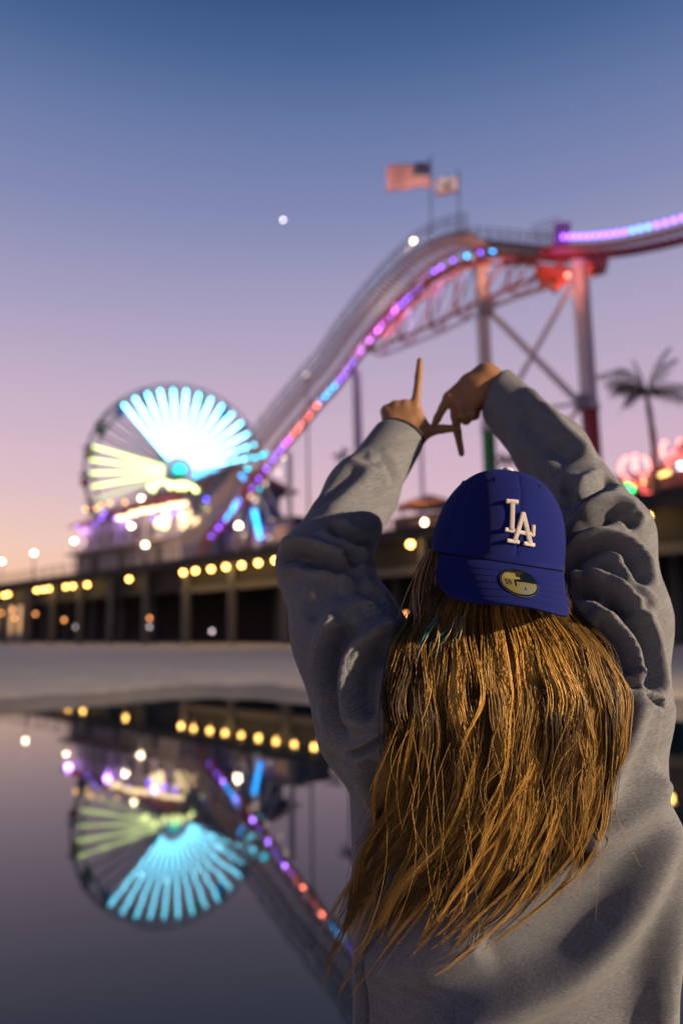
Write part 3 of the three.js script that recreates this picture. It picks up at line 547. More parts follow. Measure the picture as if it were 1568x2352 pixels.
function surfaceNet(f, lo, hi, cell) {
  const nx = Math.ceil((hi.x - lo.x) / cell) + 1, ny = Math.ceil((hi.y - lo.y) / cell) + 1, nz = Math.ceil((hi.z - lo.z) / cell) + 1;
  const val = new Float32Array(nx * ny * nz).fill(1), p = V(), B = 8, reach = cell * B * 0.9 + cell;
  for (let k0 = 0; k0 < nz; k0 += B) for (let j0 = 0; j0 < ny; j0 += B) for (let i0 = 0; i0 < nx; i0 += B) {
    p.set(lo.x + (i0 + B / 2) * cell, lo.y + (j0 + B / 2) * cell, lo.z + (k0 + B / 2) * cell);
    const c = f(p), skip = Math.abs(c) > reach * 1.35;
    for (let k = k0; k < Math.min(nz, k0 + B); k++) for (let j = j0; j < Math.min(ny, j0 + B); j++) for (let i = i0; i < Math.min(nx, i0 + B); i++) {
      if (!skip) p.set(lo.x + i * cell, lo.y + j * cell, lo.z + k * cell);
      val[(k * ny + j) * nx + i] = skip ? c : f(p);
    }
  }
  const at3 = (i, j, k) => val[(k * ny + j) * nx + i], id = new Int32Array(nx * ny * nz).fill(-1), pos = [], idx = [];
  for (let k = 0; k < nz - 1; k++) for (let j = 0; j < ny - 1; j++) for (let i = 0; i < nx - 1; i++) {
    let n = 0, x = 0, y = 0, z = 0, m = 0; const v = [];
    for (let c = 0; c < 8; c++) { const q = at3(i + (c & 1), j + (c >> 1 & 1), k + (c >> 2)); v.push(q); if (q < 0) m++; }
    if (m === 0 || m === 8) continue;
    for (let a = 0; a < 8; a++) for (const bit of [1, 2, 4]) { if (a & bit) continue; const b = a | bit; if ((v[a] < 0) === (v[b] < 0)) continue; const t = v[a] / (v[a] - v[b]); x += (a & 1) + (bit === 1 ? t : 0); y += (a >> 1 & 1) + (bit === 2 ? t : 0); z += (a >> 2) + (bit === 4 ? t : 0); n++; }
    id[(k * ny + j) * nx + i] = pos.length / 3; pos.push(lo.x + (i + x / n) * cell, lo.y + (j + y / n) * cell, lo.z + (k + z / n) * cell);
  }
  const quad = (a, b, c, d, flip) => { if (a < 0 || b < 0 || c < 0 || d < 0) return; if (flip) idx.push(a, c, b, a, d, c); else idx.push(a, b, c, a, c, d); };
  const I = (i, j, k) => id[(k * ny + j) * nx + i];
  for (let k = 1; k < nz - 1; k++) for (let j = 1; j < ny - 1; j++) for (let i = 1; i < nx - 1; i++) {
    const s = at3(i, j, k) < 0;
    if (s !== at3(i + 1, j, k) < 0) quad(I(i, j - 1, k - 1), I(i, j, k - 1), I(i, j, k), I(i, j - 1, k), !s);
    if (s !== at3(i, j + 1, k) < 0) quad(I(i - 1, j, k - 1), I(i - 1, j, k), I(i, j, k), I(i, j, k - 1), !s);
    if (s !== at3(i, j, k + 1) < 0) quad(I(i - 1, j - 1, k), I(i, j - 1, k), I(i, j, k), I(i - 1, j, k), !s);
  }
  const g = new THREE.BufferGeometry(); g.setAttribute('position', new THREE.Float32BufferAttribute(pos, 3)); g.setIndex(idx); g.computeVertexNormals(); return g;
}

// ---------------------------------------------------------------- person: joints
const J = {
  wl: at(922, 1000, 1.34), el: at(740, 1302, 1.13), ml: at(800, 1462, 1.075), sl: at(888, 1640, 1.04),
  wr: at(1140, 912, 1.37), er: at(1388, 1232, 1.13), mr: at(1396, 1420, 1.07), sr: at(1374, 1600, 1.04),
  head: at(1140, 1255, 1.06), neck: at(1160, 1450, 1.07),
};
const FLOOR = 0.06;
const TZ = -1.085;     // middle of the torso
const torsoRow = [[1400, 1090, 1240], [1470, 985, 1330], [1540, 880, 1420], [1620, 812, 1500], [1750, 803, 1520], [1900, 806, 1532], [2050, 808, 1544], [2200, 808, 1546], [2400, 806, 1540], [2620, 812, 1536]].map(([py, l, r]) => { const a = at(l, py, 1.07), b = at(r, py, 1.07); return [(a.y + b.y) / 2, (a.x + b.x) / 2, (b.x - a.x) / 2]; });
function torsoAt(y) {
  let k = 0; while (k < torsoRow.length - 2 && y < torsoRow[k + 1][0]) k++;
  const a = torsoRow[k], b = torsoRow[k + 1], t = clamp((y - a[0]) / (b[0] - a[0]), 0, 1);
  return [a[1] + (b[1] - a[1]) * t, a[2] + (b[2] - a[2]) * t];
}
const HEM = 0.76, TOP = torsoRow[0][0];
function torso(p) {
  const [cx, w] = torsoAt(p.y), dp = Math.min(0.15, w * 0.9), x = p.x - cx, z = p.z - TZ;
  const n = 2.4, ax = Math.abs(x / w), az = Math.abs(z / dp), k = Math.pow(Math.pow(ax, n) + Math.pow(az, n), 1 / n);
  const d = (k - 1) * Math.min(w, dp) * (ax > az ? lerp(1, w / Math.min(w, dp), 0.5) : 1);
  return smax(smax(d, p.y - TOP, 0.04), HEM - p.y, 0.02);
}
const dirOf = (a, b) => b.clone().sub(a).normalize();
const cuffL = { o: at(921, 998, 1.34), n: at(980, 905, 1.40).sub(at(921, 998, 1.34)).normalize() }, cuffR = { o: at(1134, 913, 1.37), n: V(-0.80, 0.42, -0.35).normalize() };
cuffL.n = V(0.42, 0.86, -0.25).normalize();
const plane = (p, c) => (p.x - c.o.x) * c.n.x + (p.y - c.o.y) * c.n.y + (p.z - c.o.z) * c.n.z;
const fl = J.wl.clone().addScaledVector(dirOf(J.el, J.wl), 0.05), frr = J.wr.clone().addScaledVector(dirOf(J.er, J.wr), 0.05);
const midFL = J.wl.clone().lerp(J.el, 0.5).add(V(-0.006, 0.004, 0)), midFR = J.wr.clone().lerp(J.er, 0.5).add(V(0.012, 0.012, 0));
function sleeveL(p) {
  let f = smin(cone(p, fl, midFL, 0.044, 0.055), cone(p, midFL, J.el, 0.055, 0.066), 0.03);
  f = smax(f, plane(p, cuffL), 0.012);
  f = smax(f, -smax(cone(p, fl, J.wl, 0.039, 0.037), -0.02 - plane(p, cuffL), 0.004), 0.004);
  let u = smin(cone(p, J.el, J.ml, 0.068, 0.076), cone(p, J.ml, J.sl, 0.076, 0.1), 0.03);
  return smin(f, u, 0.018);
}
function sleeveR(p) {
  let f = smin(cone(p, frr, midFR, 0.048, 0.056), cone(p, midFR, J.er, 0.056, 0.070), 0.03);
  f = smax(f, plane(p, cuffR), 0.012);
  f = smax(f, -smax(cone(p, frr, J.wr, 0.042, 0.040), -0.02 - plane(p, cuffR), 0.004), 0.004);
  let u = smin(cone(p, J.er, J.mr, 0.072, 0.078), cone(p, J.mr, J.sr, 0.078, 0.092), 0.03);
  return smin(f, u, 0.018);
}
function sweater(p) {
  let d = smin(torso(p), smin(sleeveL(p), sleeveR(p), 0.01), 0.035);
  d = smin(d, cone(p, J.neck.clone().add(V(0, -0.01, 0.0)), J.neck.clone().add(V(0, -0.06, 0.01)), 0.066, 0.085), 0.04);   // collar
  return d;
}
function trace(px, py, f = sweater) {
  const d = rayDir(px, py).normalize(), p = camera.position.clone(); let t = 0.6;
  for (let i = 0; i < 90; i++) { p.copy(camera.position).addScaledVector(d, t); const s = f(p); if (s < 0.0006) return p.clone(); t += s * 0.7; if (t > 2.2) return null; }
  return p.clone();
}

// the photograph's close-ups in which folds and fingers were measured
const crop = (x0, y0, k) => (x, y) => [(x0 + x / k) * 0.91857, (y0 + y / k) * 0.91857];
const cA = crop(680, 1020, 3.92), cB = crop(1290, 950, 3.76), cC = crop(820, 2080, 1.768), cD = crop(1300, 1500, 3.853), c6 = crop(700, 1500, 1.557), c3 = crop(880, 860, 3.564), c4 = crop(1020, 1150, 3.409), cP = (x, y) => [x, y];
const FOLDS = [   // [close-up, amplitude mm (minus: valley), half width mm, points]
  [cA, -17, 9, [[60, 1475], [180, 1440], [300, 1438], [480, 1505], [650, 1565], [780, 1615], [900, 1690]]],
  [cA, 8, 12, [[70, 1440], [230, 1375], [450, 1405], [640, 1460], [760, 1530]]],
  [cA, -11, 8, [[560, 1130], [680, 1215], [800, 1290], [900, 1365], [970, 1450]]],
  [cA, 7, 9, [[640, 1260], [780, 1330], [890, 1410], [940, 1470]]],
  [cA, -10, 7, [[730, 1420], [790, 1490], [850, 1550]]],
  [cA, -8, 9, [[820, 1760], [930, 1800], [1040, 1860], [1130, 1930]]],
  [cA, 6, 10, [[640, 1690], [860, 1700], [1000, 1790]]],
  [cA, -7, 12, [[1020, 470], [1110, 520], [1170, 620], [1215, 740]]],
  [cA, 6, 14, [[1010, 560], [900, 720], [760, 860], [600, 1010], [500, 1080]]],
  [cA, -6, 12, [[860, 560], [700, 720], [540, 880], [420, 980]]],
  [cA, -5, 10, [[850, 450], [960, 500], [1060, 490]]],
  [cA, 6, 14, [[600, 1600], [480, 1680], [380, 1800], [340, 1880]]],
  [cA, -6, 13, [[700, 1760], [560, 1840], [430, 1990], [380, 2100]]],
  [cA, 5, 12, [[950, 1900], [800, 1980], [700, 2060]]],
  [c6, 13, 13, [[455, 95], [360, 130], [285, 205], [250, 300], [258, 420], [295, 540]]],
  [c6, -12, 13, [[300, 90], [225, 190], [212, 320], [230, 450], [262, 560]]],
  [c6, 11, 12, [[230, 60], [175, 170], [165, 270], [195, 400]]],
  [c6, -10, 12, [[440, 170], [360, 240], [330, 360], [350, 470]]],
  [c6, -7, 4, [[265, 605], [330, 580], [400, 540], [450, 515]]],
  [c6, 5, 12, [[285, 630], [330, 720], [395, 850]]], [c6, -6, 14, [[340, 620], [390, 720], [430, 830]]],
  [cB, -14, 9, [[430, 1620], [560, 1480], [720, 1350], [860, 1265], [960, 1240], [1060, 1290], [1150, 1400]]],
  [cB, 8, 13, [[600, 1290], [740, 1215], [880, 1180], [1010, 1195], [1120, 1270]]],
  [cB, -15, 9, [[445, 1980], [470, 1850], [560, 1710], [690, 1635], [830, 1605], [980, 1640], [1110, 1760], [1230, 1950]]],
  [cB, 9, 13, [[560, 1640], [720, 1530], [860, 1500], [1010, 1540], [1120, 1650], [1230, 1830]]],
  [cB, -9, 10, [[540, 1840], [700, 1760], [850, 1790], [1000, 1900], [1130, 2060], [1240, 2240]]],
  [cB, 7, 11, [[560, 1760], [720, 1690], [860, 1690], [1000, 1770]]],
  [cB, -17, 10, [[465, 2040], [560, 1980], [680, 1975], [820, 2000], [950, 2090], [1080, 2230]]],
  [cD, -17, 10, [[760, -30], [900, 30], [1060, 180], [1170, 370], [1225, 560], [1255, 740], [1270, 900]]],
  [cB, 9, 12, [[660, 1920], [800, 1900], [960, 1960], [1110, 2110], [1220, 2290]]],
  [cB, -8, 9, [[560, 1230], [680, 1110], [800, 1000], [900, 900]]],
  [cB, 7, 11, [[520, 1120], [640, 980], [760, 900]]],
  [cB, -7, 8, [[430, 1220], [500, 1120], [480, 1020], [400, 1040]]],
  [cB, 8, 13, [[60, 60], [220, 240], [400, 440], [560, 600], [740, 770]]],
  [cB, -7, 18, [[40, 330], [200, 470], [380, 640], [560, 760]]],
  [cB, 5, 12, [[120, 330], [210, 420], [300, 520], [330, 620]]],
  [cD, 9, 12, [[640, 130], [760, 210], [900, 330], [1020, 470], [1110, 640], [1150, 800]]],
  [cD, -9, 14, [[690, 260], [850, 400], [980, 560], [1080, 740]]],
  [cD, -7, 4, [[850, 690], [950, 770], [1060, 820], [1165, 845]]], [cD, -7, 4, [[1175, 925], [1260, 960], [1330, 990], [1375, 1035]]],
  // back and side: long ridges fanning out from the right armpit and hip; they throw the dark bands
  [cP, 11, 13, [[1477, 1585], [1462, 1640], [1437, 1704], [1399, 1788], [1370, 1850]]],
  [cP, 17, 18, [[1518, 1770], [1478, 1842], [1425, 1892], [1365, 1926], [1310, 1945]]],
  [cP, 28, 23, [[1532, 1830], [1500, 1930], [1460, 2030], [1400, 2130], [1310, 2225], [1195, 2290], [1075, 2345], [960, 2395]]],
  [cP, 24, 22, [[1548, 1930], [1530, 2050], [1512, 2170], [1498, 2290], [1486, 2430]]],
  [cP, 8, 24, [[1120, 2150], [1000, 2195], [900, 2215], [830, 2200]]],
  [cC, -8, 5, [[175, 560], [173, 700], [172, 900]]], [cC, 6, 10, [[150, 560], [148, 700], [146, 900]]],
];

// moves every vertex onto the exact surface and takes the field's own gradient as normal
function snug(g, f) {
  const pos = g.attributes.position, nor = g.attributes.normal, p = V(), e = 0.0012;
  for (let i = 0; i < pos.count; i++) {
    for (let k = 0; k < 2; k++) {
      const x = pos.getX(i), y = pos.getY(i), z = pos.getZ(i), d = f(p.set(x, y, z));
      let gx = f(p.set(x + e, y, z)) - f(p.set(x - e, y, z)), gy = f(p.set(x, y + e, z)) - f(p.set(x, y - e, z)), gz = f(p.set(x, y, z + e)) - f(p.set(x, y, z - e));
      const l = Math.hypot(gx, gy, gz) || 1, step = clamp(d / Math.max(0.35, l / (2 * e)), -0.004, 0.004);
      pos.setXYZ(i, x - gx / l * step, y - gy / l * step, z - gz / l * step); nor.setXYZ(i, gx / l, gy / l, gz / l);
    }
  }
  return g;
}
function dressmaker() {
  const lo = V(-0.36, HEM - 0.03, -1.48), hi = V(0.62, 2.02, -0.85);
  const g = snug(surfaceNet(sweater, lo, hi, 0.0040), sweater);
  const pos = g.attributes.position, nor = g.attributes.normal, add = new Float32Array(pos.count);
  for (const [cr, amp0, wid, pts] of FOLDS) {
    const amp = cr === cA && Math.abs(amp0) < 9 ? amp0 * 0.6 : amp0;
    const q = pts.map(([x, y]) => trace(...cr(x, y))).filter(Boolean);
    if (q.length < 2) continue;
    const line = new THREE.CatmullRomCurve3(q).getSpacedPoints(48), w = Math.max(wid, wid < 6 ? 4 : 11) * 1.08 / 1000, R = w * 3.6, bb = new THREE.Box3().setFromPoints(line).expandByScalar(R), p = V();
    for (let i = 0; i < pos.count; i++) {
      p.fromBufferAttribute(pos, i); if (!bb.containsPoint(p)) continue;
      let best = 1e9, bt = 0;
      for (let k = 0; k < 48; k++) {
        const a = line[k], b = line[k + 1], ex = b.x - a.x, ey = b.y - a.y, ez = b.z - a.z, l2 = ex * ex + ey * ey + ez * ez, t = clamp(((p.x - a.x) * ex + (p.y - a.y) * ey + (p.z - a.z) * ez) / l2, 0, 1);
        const dx = p.x - a.x - ex * t, dy = p.y - a.y - ey * t, dz = p.z - a.z - ez * t, d = dx * dx + dy * dy + dz * dz; if (d < best) { best = d; bt = (k + t) / 48; }
      }
      best = Math.sqrt(best); if (best > R) continue;
      const end = smoothstep(Math.min(bt, 1 - bt), -0.02, 0.13), s = best / w, shape = amp < 0 ? Math.exp(-s * s) - 0.36 * Math.exp(-Math.pow((s - 1.8) / 0.8, 2)) : 0.75 * Math.exp(-s * s);
      add[i] += amp * 1.8 / 1000 * shape * end;
    }
  }
  const p = V();
  for (let i = 0; i < pos.count; i++) {
    p.fromBufferAttribute(pos, i);
    const soft = 0.004 * noise.noise(p.x * 8, p.y * 6, p.z * 8);
    const a = add[i] + soft;
    pos.setXYZ(i, p.x + nor.getX(i) * a, p.y + nor.getY(i) * a, p.z + nor.getZ(i) * a);
  }
  const uv = new Float32Array(pos.count * 2);
  for (let i = 0; i < pos.count; i++) { uv[i * 2] = pos.getX(i) + 0.8 * (pos.getZ(i) - TZ) + 0.15 * pos.getY(i); uv[i * 2 + 1] = pos.getY(i) + 0.35 * pos.getZ(i); }
  g.setAttribute('uv', new THREE.BufferAttribute(uv, 2)); g.computeVertexNormals();
  return g;
}
const heather = dataTex(1024, (u, v) => {
  const a = tile(u, v, 56, 230, 1), b = tile(u, v, 90, 400, 4), c = tile(u, v, 9, 30, 7), k = 95 + 25 * a + 19 * b + 10 * c + rr(-13, 13);
  return [k * 0.95 + 2, k * 0.99 + 2, k * 1.07 + 3];
});
heather.repeat.set(1 / 0.31, 1 / 0.31);
const knit = dataTex(512, (u, v, i, j) => [128 + 70 * tile(u, v, 120, 120, 2) + 30 * Math.sin(i * Math.PI / 4) * Math.sin(j * Math.PI / 4)], false);
knit.repeat.set(1 / 0.09, 1 / 0.09);
const fleece = new THREE.MeshPhysicalMaterial({ map: heather, bumpMap: knit, bumpScale: 0.0004, roughness: 0.95, sheen: 0.35, sheenColor: new THREE.Color().setRGB(0.35, 0.35, 0.38), sheenRoughness: 0.5 });

const person = thing('person', 'person in grey sweatshirt seen from behind, arms raised, fingers forming letters', 'person', V(J.neck.x, FLOOR, TZ));
part('sweatshirt', dressmaker(), fleece, person, 'heather grey loose sweatshirt with deep sleeve folds');

// ---------------------------------------------------------------- body: head, neck, arms, legs in one skin; the hands on finer grids
const h3 = (x, y, d) => at(...c3(x, y), d);
const chain = (pts, rad, close = 0.006) => (p) => { let d = 1e9; for (let i = 0; i < pts.length - 1; i++) d = smin(d, cone(p, pts[i], pts[i + 1], rad[i], rad[i + 1]), close); return d; };
const join = (list, k) => (p) => { let d = 1e9; for (const f of list) d = smin(d, f(p), k); return d; };
const D1 = 1.355;
const palmL = join([
  chain([h3(430, 870, D1), h3(520, 780, D1), h3(560, 545, D1)], [0.024, 0.019, 0.0105]), chain([h3(430, 860, D1), h3(465, 760, D1), h3(470, 548, D1 - 0.002)], [0.024, 0.018, 0.0108]),
  chain([h3(420, 850, D1), h3(400, 740, D1), h3(385, 556, D1 + 0.001)], [0.024, 0.017, 0.0106]), chain([h3(410, 850, D1), h3(345, 720, D1), h3(308, 592, D1 + 0.004)], [0.022, 0.016, 0.0100]),
  chain([h3(470, 860, D1), J.wl.clone().lerp(J.el, 0.16)], [0.025, 0.026]), chain([h3(530, 860, D1), h3(620, 790, D1 - 0.004)], [0.024, 0.0165]), chain([h3(590, 640, D1), h3(640, 740, D1 - 0.002)], [0.010, 0.0105])], 0.012);
const fingersL = [
  chain([h3(562, 545, D1), h3(578, 420, D1 + 0.002), h3(592, 290, D1 + 0.002), h3(603, 148, D1 + 0.002)], [0.0098, 0.0074, 0.0074, 0.0058], 0.003),
  chain([h3(470, 548, D1), h3(462, 550, D1 + 0.036), h3(462, 670, D1 + 0.044), h3(470, 690, D1 + 0.020)], [0.0102, 0.0092, 0.0085, 0.0075], 0.003),
  chain([h3(385, 556, D1), h3(372, 560, D1 + 0.034), h3(375, 690, D1 + 0.042), h3(385, 700, D1 + 0.020)], [0.0100, 0.0090, 0.0082, 0.0072], 0.003),
  chain([h3(308, 592, D1 + 0.004), h3(290, 600, D1 + 0.032), h3(300, 700, D1 + 0.038), h3(315, 710, D1 + 0.018)], [0.0096, 0.0084, 0.0076, 0.0066], 0.003),
  chain([h3(610, 800, D1 - 0.004), h3(690, 775, D1 - 0.010), h3(800, 758, D1 - 0.014), h3(925, 752, D1 - 0.014)], [0.0150, 0.0105, 0.0082, 0.0068], 0.004)];
const handL = (p) => { let d = palmL(p); for (const f of fingersL) d = smin(d, f(p), 0.005); return d; };
const D2 = 1.36;
const palmR = join([
  chain([h3(1330, 420, D2), h3(1190, 300, D2), h3(1050, 360, D2), h3(862, 478, D2)], [0.030, 0.027, 0.0205, 0.0112]),
  chain([h3(1300, 430, D2), h3(1130, 400, D2 - 0.004), h3(930, 520, D2 - 0.004)], [0.028, 0.024, 0.0125]),
  chain([h3(1280, 450, D2), h3(1120, 470, D2 - 0.006), h3(1000, 560, D2 - 0.008)], [0.028, 0.023, 0.0135]),
  chain([h3(1330, 420, D2), J.wr.clone().lerp(J.er, 0.16)], [0.028, 0.027])], 0.012);
const fingersR = [
  chain([h3(862, 478, D2), h3(808, 570, D2 + 0.004), h3(760, 660, D2 + 0.004), h3(728, 732, D2 + 0.002)], [0.0108, 0.0084, 0.0076, 0.0062], 0.003),
  chain([h3(918, 540, D2), h3(915, 640, D2 + 0.002), h3(938, 790, D2 + 0.003), h3(974, 978, D2 + 0.002)], [0.0112, 0.0086, 0.0076, 0.0058], 0.003),
  chain([h3(990, 560, D2 - 0.008), h3(985, 640, D2 - 0.018), h3(1015, 680, D2 - 0.004), h3(1050, 640, D2 + 0.010)], [0.0125, 0.0095, 0.0088, 0.0075], 0.003),
  chain([h3(1070, 550, D2 - 0.010), h3(1060, 620, D2 - 0.018), h3(1090, 640, D2 - 0.004), h3(1110, 600, D2 + 0.010)], [0.0125, 0.0090, 0.0084, 0.0072], 0.003),
  chain([h3(1180, 420, D2 + 0.018), h3(1080, 520, D2 + 0.034), h3(1010, 600, D2 + 0.030), h3(985, 640, D2 + 0.018)], [0.0150, 0.0110, 0.0086, 0.0070], 0.004)];
const handR = (p) => { let d = palmR(p); for (const f of fingersR) d = smin(d, f(p), 0.005); return d; };
const HC = J.head;
function bodyField(p) {
  let d = ellip(p, HC, 0.074, 0.105, 0.092);
  d = smin(d, ellip(p, HC.clone().add(V(0, -0.055, -0.035)), 0.055, 0.065, 0.06), 0.04);                        // jaw
  d = smin(d, cone(p, HC.clone().add(V(0, -0.012, -0.085)), HC.clone().add(V(0, -0.042, -0.112)), 0.009, 0.013), 0.018);   // nose
  d = smin(d, cone(p, HC.clone().add(V(-0.018, -0.078, -0.092)), HC.clone().add(V(0.018, -0.078, -0.092)), 0.007, 0.007), 0.008);   // mouth
  for (const s of [-1, 1]) {
    d = smax(d, -(cone(p, HC.clone().add(V(s * 0.032, -0.012, -0.105)), HC.clone().add(V(s * 0.034, -0.012, -0.106)), 0.016, 0.016)), 0.012);   // eye sockets
    d = smin(d, cone(p, HC.clone().add(V(s * 0.031, -0.013, -0.081)), HC.clone().add(V(s * 0.032, -0.013, -0.081)), 0.0105, 0.0105), 0.003);
    d = smin(d, ellip(p, HC.clone().add(V(s * 0.076, -0.02, 0.005)), 0.008, 0.03, 0.018), 0.008);
  }
  d = smin(d, cone(p, HC.clone().add(V(0, -0.06, 0.005)), J.neck.clone().add(V(0, -0.05, 0)), 0.05, 0.06), 0.03);
  const mid = V(J.neck.x, 0, TZ), hip = 0.86;
  d = smin(d, cone(p, V(mid.x, 1.22, TZ), V(mid.x, 0.95, TZ), 0.085, 0.1), 0.05);
  d = smin(d, cone(p, V(mid.x - 0.08, hip, TZ), V(mid.x + 0.08, hip, TZ), 0.09, 0.09), 0.05);
  for (const [s, e, w] of [[J.sl, J.el, J.wl], [J.sr, J.er, J.wr]]) { d = smin(d, cone(p, s, e, 0.05, 0.038), 0.03); d = smin(d, cone(p, e, w, 0.038, 0.025), 0.015); d = smin(d, cone(p, V(mid.x, 1.2, TZ), s, 0.07, 0.06), 0.04); }
  for (const s of [-1, 1]) { d = smin(d, cone(p, V(mid.x + s * 0.09, hip, TZ), V(mid.x + s * 0.1, 0.50, TZ - 0.01), 0.082, 0.052), 0.03); d = smin(d, cone(p, V(mid.x + s * 0.1, 0.50, TZ - 0.01), V(mid.x + s * 0.105, FLOOR + 0.08, TZ + 0.02), 0.052, 0.036), 0.01); d = smin(d, cone(p, V(mid.x + s * 0.105, FLOOR + 0.05, TZ + 0.02), V(mid.x + s * 0.12, FLOOR + 0.03, TZ - 0.14), 0.036, 0.026), 0.02); }
  return d;
}
{
  const skin = new THREE.MeshPhysicalMaterial({ color: new THREE.Color().setRGB(0.215, 0.112, 0.06), roughness: 0.55, specularIntensity: 0.6, bumpMap: dataTex(256, (u, v) => [128 + 60 * tile(u, v, 60, 60, 3) + 40 * tile(u, v, 120, 30, 5)], false), bumpScale: 0.0004 });
  const grids = [surfaceNet(bodyField, V(-0.3, FLOOR - 0.02, -1.47), V(0.62, 1.98, -0.88), 0.012), surfaceNet(handL, V(-0.02, 1.62, -1.44), V(0.24, 1.975, -1.28), 0.0026), surfaceNet(handR, V(0.1, 1.62, -1.44), V(0.36, 1.975, -1.29), 0.0026)];
  const all = grids.map((g) => { const n = g.toNonIndexed(), p = n.attributes.position, uv = new Float32Array(p.count * 2); for (let i = 0; i < p.count; i++) { uv[i * 2] = (p.getX(i) + p.getZ(i)) * 12; uv[i * 2 + 1] = (p.getY(i) + 0.4 * p.getZ(i)) * 12; } n.setAttribute('uv', new THREE.BufferAttribute(uv, 2)); return n; });
  part('body', mergeGeometries(all), skin, person);
  // thin dark rings set into the cuff openings
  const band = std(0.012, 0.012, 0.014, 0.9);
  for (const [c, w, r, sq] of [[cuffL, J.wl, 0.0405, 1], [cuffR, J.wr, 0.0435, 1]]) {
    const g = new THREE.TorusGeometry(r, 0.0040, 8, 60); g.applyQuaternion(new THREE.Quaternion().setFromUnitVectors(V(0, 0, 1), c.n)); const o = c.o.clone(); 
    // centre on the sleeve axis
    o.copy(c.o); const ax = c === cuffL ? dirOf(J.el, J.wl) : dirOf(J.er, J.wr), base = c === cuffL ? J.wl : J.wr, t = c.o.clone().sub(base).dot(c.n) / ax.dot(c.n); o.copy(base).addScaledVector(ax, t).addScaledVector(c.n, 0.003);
    part('cuff_ring', g.translate(o.x, o.y, o.z), band, person, 'thin black ring inside the sleeve opening');
  }
  const denim = std(0.03, 0.035, 0.06, 0.9), mid = J.neck.x;
  for (const s of [-1, 1]) {
    part('trouser_leg', surfaceNet((p) => Math.max(smin(cone(p, V(mid + s * 0.085, 0.86, TZ), V(mid + s * 0.1, 0.5, TZ - 0.01), 0.1, 0.07), cone(p, V(mid + s * 0.1, 0.5, TZ - 0.01), V(mid + s * 0.105, FLOOR + 0.06, TZ + 0.02), 0.07, 0.058), 0.03), FLOOR + 0.05 - p.y), V(mid + s * 0.1 - 0.14, FLOOR, TZ - 0.14), V(mid + s * 0.1 + 0.14, 0.97, TZ + 0.14), 0.012), denim, person);
    part('shoe', surfaceNet((p) => smax(cone(p, V(mid + s * 0.105, FLOOR + 0.045, TZ + 0.04), V(mid + s * 0.12, FLOOR + 0.035, TZ - 0.16), 0.05, 0.042), FLOOR + 0.002 - p.y, 0.01), V(mid + s * 0.11 - 0.08, FLOOR - 0.01, TZ - 0.24), V(mid + s * 0.11 + 0.08, FLOOR + 0.12, TZ + 0.12), 0.008), std(0.5, 0.5, 0.5, 0.7), person);
  }
}
